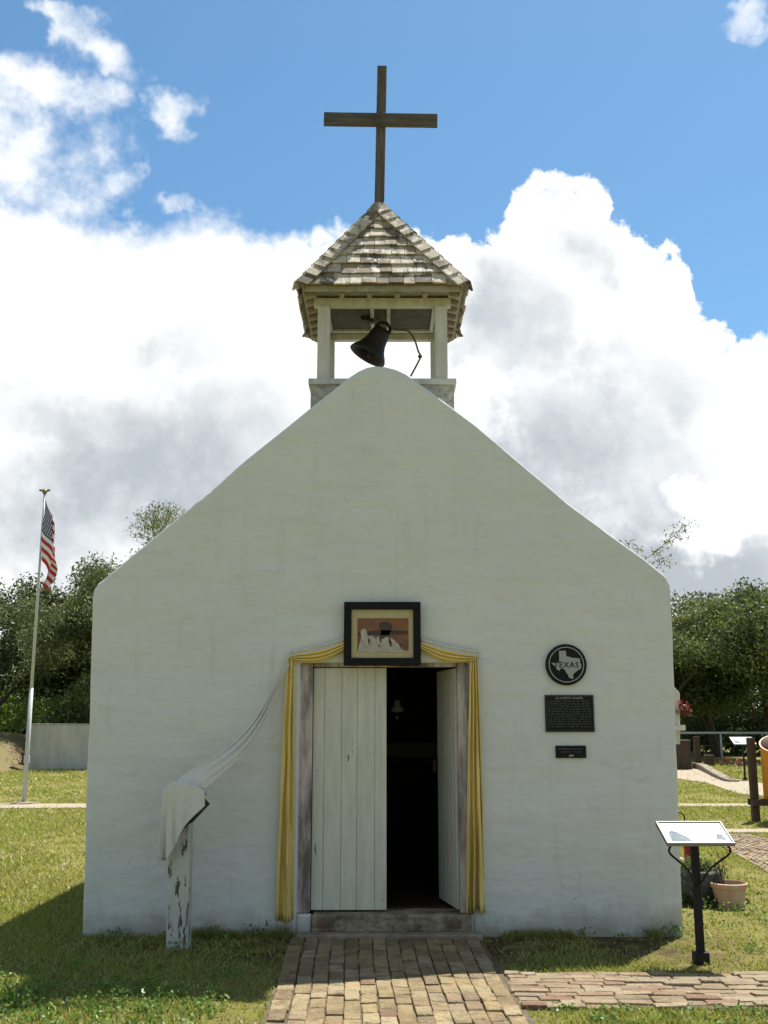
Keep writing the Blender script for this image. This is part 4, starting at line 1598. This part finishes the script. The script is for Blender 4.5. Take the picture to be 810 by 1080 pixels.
for k in range(5):
    a = random.uniform(0, 6.28)
    s0 = q + Vector((-.06 + random.uniform(-.02, .02), 0, hp_ * .85))
    b.tube([s0, s0 + Vector((.02 * math.cos(a), .02 * math.sin(a), .10)), s0 + Vector((.05 * math.cos(a), .04 * math.sin(a), random.uniform(.16, .27)))], [.006, .004, .002], 5)
b.build('stalk', M['bark'], tp_)
rng = np.random.default_rng(51)
c = rng.normal(size=(50, 3)) * np.array([.035, .035, .06]) + np.array(q + Vector((-.05, 0, hp_ + .12)))
np_mesh('foliage', leaves(c, .045, .4, None, .2, rng), 4, M['leaf'], pick_tint(50, [(.12, .11, .05), (.16, .12, .06), (.07, .10, .03)], rng), tp_)

q = G(738, 953)
bp_ = empty('stone_pot', q, 'dark mossy stone pot standing against the chapel corner', 'pot')
d = .19
hp2 = P(738, 918, q.y).z
MB().lathe(q, [(d * .70, 0), (d * .84, .05), (d * .92, hp2 * .4), (d * .98, hp2 * .7), (d * 1.06, hp2 * .86), (d * 1.08, hp2), (d * .94, hp2 + .01), (d * .86, hp2 * .86)], 28, jitter=.045).build('pot_body', M['stone_pot'], bp_, smooth=True)
MB().lathe(q, [(d * .88, hp2 * .88), (0, hp2 * .92)], 24).build('soil', M['soil'], bp_)
c = rng.normal(size=(260, 3)) * np.array([.10, .08, .035]) + np.array(q + Vector((0, 0, hp2 + .04)))
np_mesh('foliage', leaves(c, .06, .5, None, .2, rng), 4, M['leaf'], pick_tint(260, MID, rng), bp_)
# ruffled dark plants round its foot
c = rng.normal(size=(420, 3)) * np.array([.15, .08, .03]) + np.array(q + Vector((0, -.12, .05)))
c[:, 2] = np.abs(c[:, 2])
np_mesh('trailing_foliage', leaves(c, .06, .5, None, .2, rng), 4, M['leaf'], pick_tint(420, DK, rng), bp_)
# shepherd's hook with a red lantern
q2 = G(726, 945)
sh_ = empty('garden_hook', q2, 'thin black garden hook behind the near reading sign', 'hook')
zt2 = P(722, 857, q2.y).z
hx = q2.x + .005
pts = [(hx, q2.y, -.1), (hx, q2.y, zt2 * .6), (hx, q2.y, zt2 - .07)] + [(hx - .05 + .05 * math.cos(a), q2.y, zt2 - .05 + .05 * math.sin(a)) for a in np.linspace(.2, math.pi, 8)] + [(hx - .10, q2.y, zt2 - .09)]
MB().tube(pts, .007, 8).build('rod', M['metal_dark'], sh_, smooth=True)
MB().tube([(hx - .0, q2.y, .02), (hx + .08, q2.y, .02), (hx + .08, q2.y, -.08)], .006, 6).build('prong', M['metal_dark'], sh_)
lc = P(726, 897, q2.y - .06)
ln = empty('lantern', lc + Vector((0, 0, -.12)), 'small faded red lantern beside the stone pot', 'lantern')
MB().lathe(lc, [(.052, -.10), (.055, -.085), (.042, -.075), (.042, .035), (.055, .045), (.03, .075), (.012, .09), (0, .092)], 18).build('body', M['red'], ln, smooth=False)
MB().tube([lc + Vector((-.045, 0, .02)), lc + Vector((-.03, 0, .11)), lc + Vector((0, 0, .135)), lc + Vector((.03, 0, .11)), lc + Vector((.045, 0, .02))], .004, 6).build('bail', M['metal_dark'], ln)
MB().tube([lc + Vector((0, .06, -.085)), lc + Vector((0, 0, -.085))], .006, 6).build('bracket', M['metal_dark'], ln)

# ================================================================== GRASS
def blocked(x, y):
    b = (np.abs(x) < 2.42) & (y > -.012) & (y < 7.9)
    b |= (x > -.715 - (y + .26) * .025) & (x < .77 - (y + .26) * .035) & (y < -.02) & (y > -6.6)
    b |= (x > .8) & (y < SIDE_Y[0] + .015) & (y > SIDE_Y[1] - .0)
    return b


def in_poly(x, y, poly):
    c = np.zeros(len(x), bool)
    n = len(poly)
    for i in range(n):
        x1, y1, x2, y2 = poly[i][0], poly[i][1], poly[(i + 1) % n][0], poly[(i + 1) % n][1]
        t = ((y1 > y) != (y2 > y)) & (x < (x2 - x1) * (y - y1) / (y2 - y1 + 1e-12) + x1)
        c ^= t
    return c


def vnoise(x, y, s, seed):
    """smooth value noise"""
    r = np.random.default_rng(seed)
    tab = r.random((256, 256))
    fx, fy = x * s + 1000, y * s + 1000
    ix, iy = np.floor(fx).astype(int), np.floor(fy).astype(int)
    u, v = fx - ix, fy - iy
    u, v = u * u * (3 - 2 * u), v * v * (3 - 2 * v)
    g = lambda a, b: tab[a % 256, b % 256]
    return (g(ix, iy) * (1 - u) + g(ix + 1, iy) * u) * (1 - v) + (g(ix, iy + 1) * (1 - u) + g(ix + 1, iy + 1) * u) * v


rng = np.random.default_rng(5)
N = 560000
dist = 5.0 * (46 / 5.0) ** rng.random(N)
th = rng.uniform(-.52, .52, N)
x, y = dist * np.sin(th), CAMY + dist * np.cos(th)
keep = ~blocked(x, y)
for poly in (gp, [G(700, 848), G(880, 848), G(880, 851), G(700, 851)], [G(700, 875), G(900, 875.5), G(900, 879), G(700, 879)], [A0, A1, B1, B0],
             [G(690, 812), G(735, 811), G(770, 821), G(840, 832), G(840, 842), G(780, 838), G(745, 826), G(690, 818)],
             [(-36, 26), (-13.9, 26), (-13.9, 44), (-36, 44)]):
    keep &= ~(in_poly(x, y, poly) & (rng.random(N) < .97))
n1 = vnoise(x, y, .9, 1) * .5 + vnoise(x, y, 2.7, 2) * .3 + vnoise(x, y, 7, 3) * .2
# thin, worn turf beside the paths and at the pots
worn = np.exp(-((np.abs(x) - .85) / .35) ** 2) * (y < .2) * (y > -5)
worn = np.maximum(worn, np.exp(-(((x - 3.0) / 1.1) ** 2 + ((y - .4) / 1.5) ** 2)) * .9)
worn = np.maximum(worn, np.exp(-((y + 1.1) / .22) ** 2) * (x > .8) * .35)
worn = np.maximum(worn, np.exp(-((y + .40) / .45) ** 2) * (np.abs(x) < 2.6) * (y < 0) * .42)
keep &= rng.random(N) < np.clip((n1 - .22) * 3.0, .12, 1) * (1 - .85 * worn)
x, y, dist, n1 = x[keep], y[keep], dist[keep], n1[keep]
N = len(x)
h = (.012 + .020 * n1) * rng.uniform(.5, 1.5, N) * (1 + dist / 30)
near_wall = (np.abs(x) < 2.5) & (y > -.16) & (y < 0)
h = np.where(near_wall, h * 1.1, h)
wd = .0028 * (1 + dist / 6.)
az = rng.uniform(0, 2 * np.pi, N)
ln_ = rng.uniform(.3, 1.5, N) * h
la = rng.uniform(0, 2 * np.pi, N)
v = np.zeros((N, 3, 3))
v[:, 0] = np.stack([x - np.cos(az) * wd, y - np.sin(az) * wd, np.zeros(N)], 1)
v[:, 1] = np.stack([x + np.cos(az) * wd, y + np.sin(az) * wd, np.zeros(N)], 1)
v[:, 2] = np.stack([x + np.cos(la) * ln_, y + np.sin(la) * ln_, h], 1)
pg = np.array([(.250, .280, .055), (.285, .295, .068), (.215, .255, .046), (.310, .300, .090)])
pd = np.array([(.36, .29, .13), (.31, .25, .11), (.27, .25, .08)])
dry = rng.random(N) < np.clip(.62 - n1 * .9, .05, .6)
t = np.where(dry[:, None], pd[rng.integers(0, 3, N)], pg[rng.integers(0, 4, N)]) * rng.uniform(.75, 1.2, (N, 1))
tx = rng.uniform(-2.45, 2.45, 9000)
gate = vnoise(tx, tx * 0, 2.3, 21) * .6 + vnoise(tx, tx * 0, 7.0, 22) * .4
tx = tx[(gate > .50) & (np.abs(tx - .01) > .74)]
K = len(tx)
ty = -rng.uniform(.012, .11, K) ** 1.0
th_ = rng.uniform(.02, .085, K) * (.5 + 1.1 * vnoise(tx, tx * 0, 5.0, 23))
ja = rng.uniform(y1, y0, 700)
jc = rng.integers(0, 14, 700)
jx = -.605 + .055 * (ja + .26) / -2.2 + (1.34 + .02 * (ja + .26) / -2.2) * jc / 13
keep_ = rng.random(700) < np.where(jc == 0, 1., .22)
jx, ja = jx[keep_], ja[keep_]
sx_ = rng.uniform(.8, 6, 500)
sy_ = np.where(rng.random(500) < .5, SIDE_Y[0], SIDE_Y[1]) + rng.normal(0, .03, 500)
ex = np.concatenate([tx, jx, sx_])
ey = np.concatenate([ty, ja, sy_])
eh = np.concatenate([th_, rng.uniform(.02, .045, len(jx)), rng.uniform(.02, .05, 500)])
E = len(ex)
ea, el = rng.uniform(0, 2 * np.pi, E), rng.uniform(0, 2 * np.pi, E)
ew, er = .0035, rng.uniform(.2, .8, E) * eh
v2 = np.zeros((E, 3, 3))
v2[:, 0] = np.stack([ex - np.cos(ea) * ew, ey - np.sin(ea) * ew, np.zeros(E)], 1)
v2[:, 1] = np.stack([ex + np.cos(ea) * ew, ey + np.sin(ea) * ew, np.zeros(E)], 1)
v2[:, 2] = np.stack([ex + np.cos(el) * er, np.where(ey < 0, np.minimum(ey + np.sin(el) * er, -.004), ey), eh], 1)
v = np.concatenate([v, v2])
t = np.concatenate([t, np.where((rng.random(E) < .3)[:, None], pd[0], pg[rng.integers(0, 4, E)] * .8)])
tag(np_mesh('lawn_grass', v.reshape(-1, 3), 3, M['grass_blade'], t), 'short patchy green and straw coloured grass of the lawn', 'grass', None, 'stuff')

# broad leaved weeds: low rosettes on the near lawn and at the wall foot
rng = np.random.default_rng(6)
cen = []
for _ in range(1100):
    x, y = rng.uniform(-4.2, -.95), rng.uniform(-4.0, -.05)
    if y < -1.0 and rng.random() < .15 + .7 * (vnoise(np.array([x]), np.array([y]), 1.6, 9)[0] > .45) or rng.random() < .06:
        cen.append((x, y, rng.uniform(.03, .07)))
for _ in range(16):
    xx_ = rng.choice([rng.uniform(-2.3, -.75), rng.uniform(.85, 2.38)])
    cen.append((xx_, rng.uniform(-.10, -.03), rng.uniform(.025, .06)))
for _ in range(160):
    cen.append((rng.uniform(1.0, 4.2), rng.uniform(-2.9, -2.18), rng.uniform(.025, .05)))
for _ in range(120):
    cen.append((rng.uniform(2.5, 4.5), rng.uniform(-1.1, 3), rng.uniform(.025, .06)))
cen += [(2.33, -.07, .09), (2.26, -.06, .08), (-1.05, -.07, .09), (-.95, -.07, .085), (-1.35, -.06, .07), (-2.1, -.06, .065), (3.05, 1.0, .09), (3.2, .95, .08)]
cs = []
for x, y, r in cen:
    k = 14 if r < .06 else 42
    c = rng.normal(size=(k, 3)) * np.array([r * .7, r * .7, r * .35]) + np.array([x, y, r * .6])
    c[:, 2] = np.abs(c[:, 2]) + .008
    if y > -.15 and abs(x) < 2.4:
        c[:, 1] = np.minimum(c[:, 1], -.03)
    cs.append(c)
cs = np.concatenate(cs)
tag(np_mesh('low_weeds', leaves(cs, .026, .65, None, .0, rng), 4, M['grass_blade'], pick_tint(len(cs), [(.12, .20, .045), (.16, .24, .055), (.10, .17, .035)], rng, .25)),
    'low broad leaved weeds in the near lawn and at the foot of the wall', 'weeds', None, 'stuff')

# ================================================================== LIGHT AND SKY
SUN = Vector((.27, .38, 1)).normalized()
sd = bpy.data.lights.new('sun', 'SUN')
sd.energy = 4.6
sd.angle = math.radians(.53)
sd.color = (1, .955, .88)
so = bpy.data.objects.new('sun', sd)
COL.objects.link(so)
so.rotation_euler = (-SUN).to_track_quat('-Z', 'Y').to_euler()
so.location = (5, 8, 20)

w = bpy.data.worlds.new('World')
SC.world = w
w.use_nodes = True
nt = w.node_tree
n, l = nt.nodes, nt.links
for x_ in list(n):
    n.remove(x_)
outw = n.new('ShaderNodeOutputWorld')
bg = n.new('ShaderNodeBackground')
l.new(bg.outputs[0], outw.inputs[0])
SKY_STRENGTH = .085
BACK_FILL_LO = -.05
bg.inputs['Strength'].default_value = SKY_STRENGTH
sky = n.new('ShaderNodeTexSky')
sky.sky_type = 'NISHITA'
sky.sun_disc = False
sky.sun_elevation = math.asin(SUN.z)
sky.sun_rotation = math.atan2(SUN.x, SUN.y)
sky.air_density = 1.0
sky.dust_density = .4
sky.ozone_density = 2.0


def V(x):
    return x


def mth(op, a, b=None, c=None, clamp=False):
    x = n.new('ShaderNodeMath')
    x.operation = op
    x.use_clamp = clamp
    for i, q in enumerate((a, b, c)):
        if q is None:
            continue
        if isinstance(q, (int, float)):
            x.inputs[i].default_value = q
        else:
            l.new(q, x.inputs[i])
    return x.outputs[0]


def sstep(x, a, b, c=0., d=1.):
    r = n.new('ShaderNodeMapRange')
    r.interpolation_type = 'SMOOTHSTEP'
    for k, q in zip(('From Min', 'From Max', 'To Min', 'To Max'), (a, b, c, d)):
        r.inputs[k].default_value = q
    l.new(x, r.inputs['Value'])
    return r.outputs[0]


tc = n.new('ShaderNodeTexCoord')
sep = n.new('ShaderNodeSeparateXYZ')
l.new(tc.outputs['Generated'], sep.inputs[0])
DX, DY, DZ = sep.outputs
ady = mth('MAXIMUM', mth('ABSOLUTE', DY), .02)
Uu = mth('DIVIDE', DX, ady)
Vv = mth('DIVIDE', DZ, ady)


def noi(scale, det=6, rough=.55, off=0., typ='FBM', dist=0.):
    mp = n.new('ShaderNodeMapping')
    mp.inputs['Location'].default_value = (off, off * .7, off * .3)
    l.new(tc.outputs['Generated'], mp.inputs['Vector'])
    x = n.new('ShaderNodeTexNoise')
    x.inputs['Scale'].default_value = scale
    x.inputs['Detail'].default_value = det
    x.inputs['Roughness'].default_value = rough
    x.inputs['Distortion'].default_value = dist
    l.new(mp.outputs[0], x.inputs['Vector'])
    return x.outputs['Fac']


def uv_of(px, py):
    a, dy, dz = ray(px, py)
    return a / dy, dz / dy


def noic(scale, det, off):
    """three independent noise channels, centred on zero"""
    mp = n.new('ShaderNodeMapping')
    mp.inputs['Location'].default_value = (off, off * .7, off * .3)
    l.new(tc.outputs['Generated'], mp.inputs['Vector'])
    x = n.new('ShaderNodeTexNoise')
    x.inputs['Scale'].default_value = scale
    x.inputs['Detail'].default_value = det
    x.inputs['Roughness'].default_value = .6
    l.new(mp.outputs[0], x.inputs['Vector'])
    sp = n.new('ShaderNodeSeparateColor')
    l.new(x.outputs['Color'], sp.inputs[0])
    return [mth('SUBTRACT', o_, .5) for o_ in sp.outputs]


# skyline of the cloud bank by azimuth
edge = [(-40, 190), (0, 205), (40, 208), (70, 218), (100, 238), (130, 240), (170, 236), (210, 230), (245, 236), (270, 244), (320, 244), (350, 238), (375, 232), (420, 240), (455, 250),
        (485, 256), (515, 262), (528, 240), (540, 222), (552, 200), (566, 186), (590, 180), (615, 183), (630, 196), (640, 215), (660, 226), (680, 242), (695, 256), (702, 252),
        (716, 250), (727, 262), (729, 285), (735, 310), (752, 326), (762, 345), (780, 352), (800, 346), (830, 340), (900, 330)]
UMIN, UMAX, VMAX = -.75, .75, .9
fc = n.new('ShaderNodeFloatCurve')
cv = fc.mapping.curves[0]
pts_e = sorted(uv_of(px, py) for px, py in edge)
cv.points[0].location = (0, .45)
cv.points[1].location = (1, .34)
for u, v_ in pts_e:
    p = cv.points.new((u - UMIN) / (UMAX - UMIN), v_ / VMAX)
for p in cv.points:
    p.handle_type = 'AUTO_CLAMPED'
fc.mapping.update()
un = sstep(Uu, UMIN, UMAX)
un = mth('DIVIDE', mth('SUBTRACT', Uu, UMIN), UMAX - UMIN, clamp=True)
l.new(un, fc.inputs['Value'])
vtop = mth('MULTIPLY', fc.outputs[0], VMAX)
wa, wb, wc_ = noic(5.5, 5, 2.3)      # broad warp
fa_, fb__, fc_ = noic(24, 7, 4.1)    # fine detail
# rounded heads piled along the top of the cloud bank
comb = n.new('ShaderNodeCombineXYZ')
l.new(mth('ADD', Uu, mth('ADD', mth('MULTIPLY', fb__, .085), mth('MULTIPLY', wa, .05))), comb.inputs[0])
l.new(mth('ADD', Vv, mth('ADD', mth('MULTIPLY', fc_, .085), mth('MULTIPLY', wb, .05))), comb.inputs[1])
PUFFS = [(440, 272, 22), (462, 280, 22), (482, 284, 26), (503, 288, 26), (520, 272, 20), (532, 250, 20), (545, 232, 20), (553, 214, 16), (563, 203, 16), (576, 197, 15), (590, 194, 15),
         (605, 196, 15), (620, 202, 13), (629, 214, 12), (626, 232, 18), (600, 240, 40), (648, 248, 18), (662, 250, 15), (678, 258, 15), (690, 270, 14), (704, 264, 9), (714, 266, 13), (719, 282, 12),
         (714, 300, 16), (722, 322, 14), (737, 340, 14), (752, 347, 12), (760, 362, 12), (772, 372, 14), (788, 364, 14), (806, 360, 15), (828, 356, 16), (650, 290, 50), (560, 280, 50), (690, 330, 40),
         (290, 262, 18), (318, 260, 16), (342, 256, 18), (366, 248, 16), (392, 256, 20), (416, 262, 20)]
head = None
for px_, py_, r_ in PUFFS:
    u0, v0 = uv_of(px_, py_)
    rr = uv_of(px_ + r_, py_)[0] - u0
    vd = n.new('ShaderNodeVectorMath')
    vd.operation = 'DISTANCE'
    l.new(comb.outputs[0], vd.inputs[0])
    vd.inputs[1].default_value = (u0, v0, 0)
    d_ = mth('SUBTRACT', rr, vd.outputs['Value'])
    head = d_ if head is None else mth('MAXIMUM', head, d_)
depth = mth('ADD', mth('SUBTRACT', vtop, Vv), mth('ADD', mth('MULTIPLY', fa_, .09), sstep(Uu, -.2, .02, -.002, -.024)))
depth = mth('MAXIMUM', depth, head)
# crisper on the right (cumulus), softer towards the left
soft = sstep(Uu, -.25, .05, .05, .009)
body = mth('DIVIDE', mth('ADD', depth, mth('MULTIPLY', soft, .35)), soft, clamp=True)
body = mth('MULTIPLY', body, mth('MULTIPLY', body, mth('SUBTRACT', 3., mth('MULTIPLY', body, 2.))))
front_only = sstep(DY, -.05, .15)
# unseen sky behind the camera: grey-white cloud added as neutral fill light
behind = sstep(mth('ADD', wc_, mth('MULTIPLY', fc_, .3)), BACK_FILL_LO, BACK_FILL_LO + .12)
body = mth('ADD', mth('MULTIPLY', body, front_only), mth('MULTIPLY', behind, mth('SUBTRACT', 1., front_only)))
Uw = mth('ADD', mth('ADD', Uu, mth('MULTIPLY', wa, .26)), mth('MULTIPLY', fb__, .07))
Vw = mth('ADD', mth('ADD', Vv, mth('MULTIPLY', wb, .22)), mth('MULTIPLY', fc_, .06))


def blob(px, py, rx, ry, ang=0.):
    """value 1 at the centre, 0 on the ellipse (radii in photo pixels at that place)"""
    u0, v0 = uv_of(px, py)
    ux, _ = uv_of(px + rx, py)
    _, vy = uv_of(px, py - ry)
    a_, b_ = ux - u0, vy - v0
    ca, sa = math.cos(ang), math.sin(ang)
    du, dv = mth('SUBTRACT', Uw, u0), mth('SUBTRACT', Vw, v0)
    p = mth('ADD', mth('MULTIPLY', du, ca / a_), mth('MULTIPLY', dv, sa / a_))
    q = mth('ADD', mth('MULTIPLY', du, -sa / b_), mth('MULTIPLY', dv, ca / b_))
    r2 = mth('ADD', mth('MULTIPLY', p, p), mth('MULTIPLY', q, q))
    return mth('SUBTRACT', 1., r2)


def maxall(xs):
    r = xs[0]
    for x in xs[1:]:
        r = mth('MAXIMUM', r, x)
    return r


wisp = maxall([blob(35, 165, 120, 78, .3), blob(95, 40, 85, 30, -.75), blob(70, 95, 70, 40, .2), blob(172, 108, 46, 34, -.2),
               blob(122, 180, 40, 30, .5), mth('SUBTRACT', blob(195, 196, 34, 14, 0), .35), blob(60, 10, 46, 20, 0), blob(20, 110, 60, 45, .3), blob(30, 215, 130, 60, 0), blob(140, 225, 70, 24, 0)])
solid_l = blob(162, 98, 44, 30, -.2)
puff_r = blob(782, 14, 26, 22, .4)
wn = mth('ADD', mth('MULTIPLY', wc_, 1.3), mth('MULTIPLY', fa_, 2.1))
wmask = mth('MULTIPLY', sstep(mth('ADD', mth('MULTIPLY', wisp, .7), wn), .14, 1.25), sstep(wisp, -.1, .7))
smask = sstep(mth('ADD', mth('MULTIPLY', solid_l, .8), mth('MULTIPLY', wn, .6)), .05, 1.0)
pmask = mth('MULTIPLY', sstep(mth('ADD', puff_r, mth('MULTIPLY', wn, .9)), .2, 1.4), .75)
extra = mth('MULTIPLY', maxall([wmask, smask, pmask]), front_only)
cover = mth('MAXIMUM', body, extra)
# grey undersides
shade = maxall([mth('MULTIPLY', blob(548, 335, 80, 85, .2), .62), mth('MULTIPLY', blob(640, 262, 60, 34, -.3), .42), mth('MULTIPLY', blob(690, 420, 75, 80, .2), .42), mth('MULTIPLY', blob(640, 395, 70, 60, .2), .45), mth('MULTIPLY', blob(110, 430, 200, 60, -.2), .5),
                mth('MULTIPLY', blob(610, 500, 170, 120, -.5), .78), mth('MULTIPLY', blob(720, 590, 150, 50, 0), 1.0), mth('MULTIPLY', blob(130, 510, 240, 130, .3), .8),
                mth('MULTIPLY', blob(40, 580, 120, 60, 0), .7), mth('MULTIPLY', blob(260, 450, 120, 60, -.5), .45),
                mth('MULTIPLY', blob(600, 215, 40, 22, 0), .35), mth('MULTIPLY', blob(200, 360, 70, 30, 0), .3)])
shade = mth('MAXIMUM', mth('MULTIPLY', shade, 1.15), 0.)
white_lumps = maxall([blob(535, 440, 62, 50, -.4), blob(735, 545, 60, 30, .3), blob(700, 290, 50, 60, 0)])
gmask = mth('ADD', shade, mth('MULTIPLY', mth('ADD', mth('MULTIPLY', wb, 1.5), mth('MULTIPLY', fb__, 1.3)), mth('ADD', mth('MULTIPLY', shade, .7), .34)))
gmask = mth('SUBTRACT', gmask, mth('MULTIPLY', mth('MAXIMUM', white_lumps, 0.), .55))
gfac = sstep(gmask, -.12, 1.1)


def cmix(f, a, b):
    x = n.new('ShaderNodeMix')
    x.data_type = 'RGBA'
    l.new(f, x.inputs['Factor'])
    for k, q in (('A', a), ('B', b)):
        if isinstance(q, tuple):
            x.inputs[k].default_value = (*q, 1)
        else:
            l.new(q, x.inputs[k])
    return x.outputs['Result']


CW = 1.0 / SKY_STRENGTH
white = tuple(c_ * CW for c_ in (.575, .585, .59))
grey = tuple(c_ * CW for c_ in (.265, .29, .315))
ccol = cmix(gfac, white, grey)
tint = n.new('ShaderNodeMix')
tint.data_type = 'RGBA'
tint.blend_type = 'MULTIPLY'
tint.inputs['Factor'].default_value = 1
l.new(sky.outputs[0], tint.inputs['A'])
tint.inputs['B'].default_value = (.605, .835, .875, 1)
ccol = cmix(front_only, tuple(c_ * CW for c_ in (.34, .333, .315)), ccol)  # dim colour of the added fill cloud behind the camera
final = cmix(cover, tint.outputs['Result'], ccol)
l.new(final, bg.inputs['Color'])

# ------------------------------------------------------------------ view
SC.view_settings.view_transform = 'Standard'
SC.view_settings.look = 'None'
SC.view_settings.exposure = 1.0
SC.view_settings.gamma = 1
SC.view_settings.use_curve_mapping = False
SC.render.engine = 'CYCLES'
SC.cycles.max_bounces = 5
SC.cycles.diffuse_bounces = 3
SC.cycles.glossy_bounces = 2
SC.cycles.transmission_bounces = 3
SC.cycles.use_adaptive_sampling = True
SC.cycles.use_denoising = True
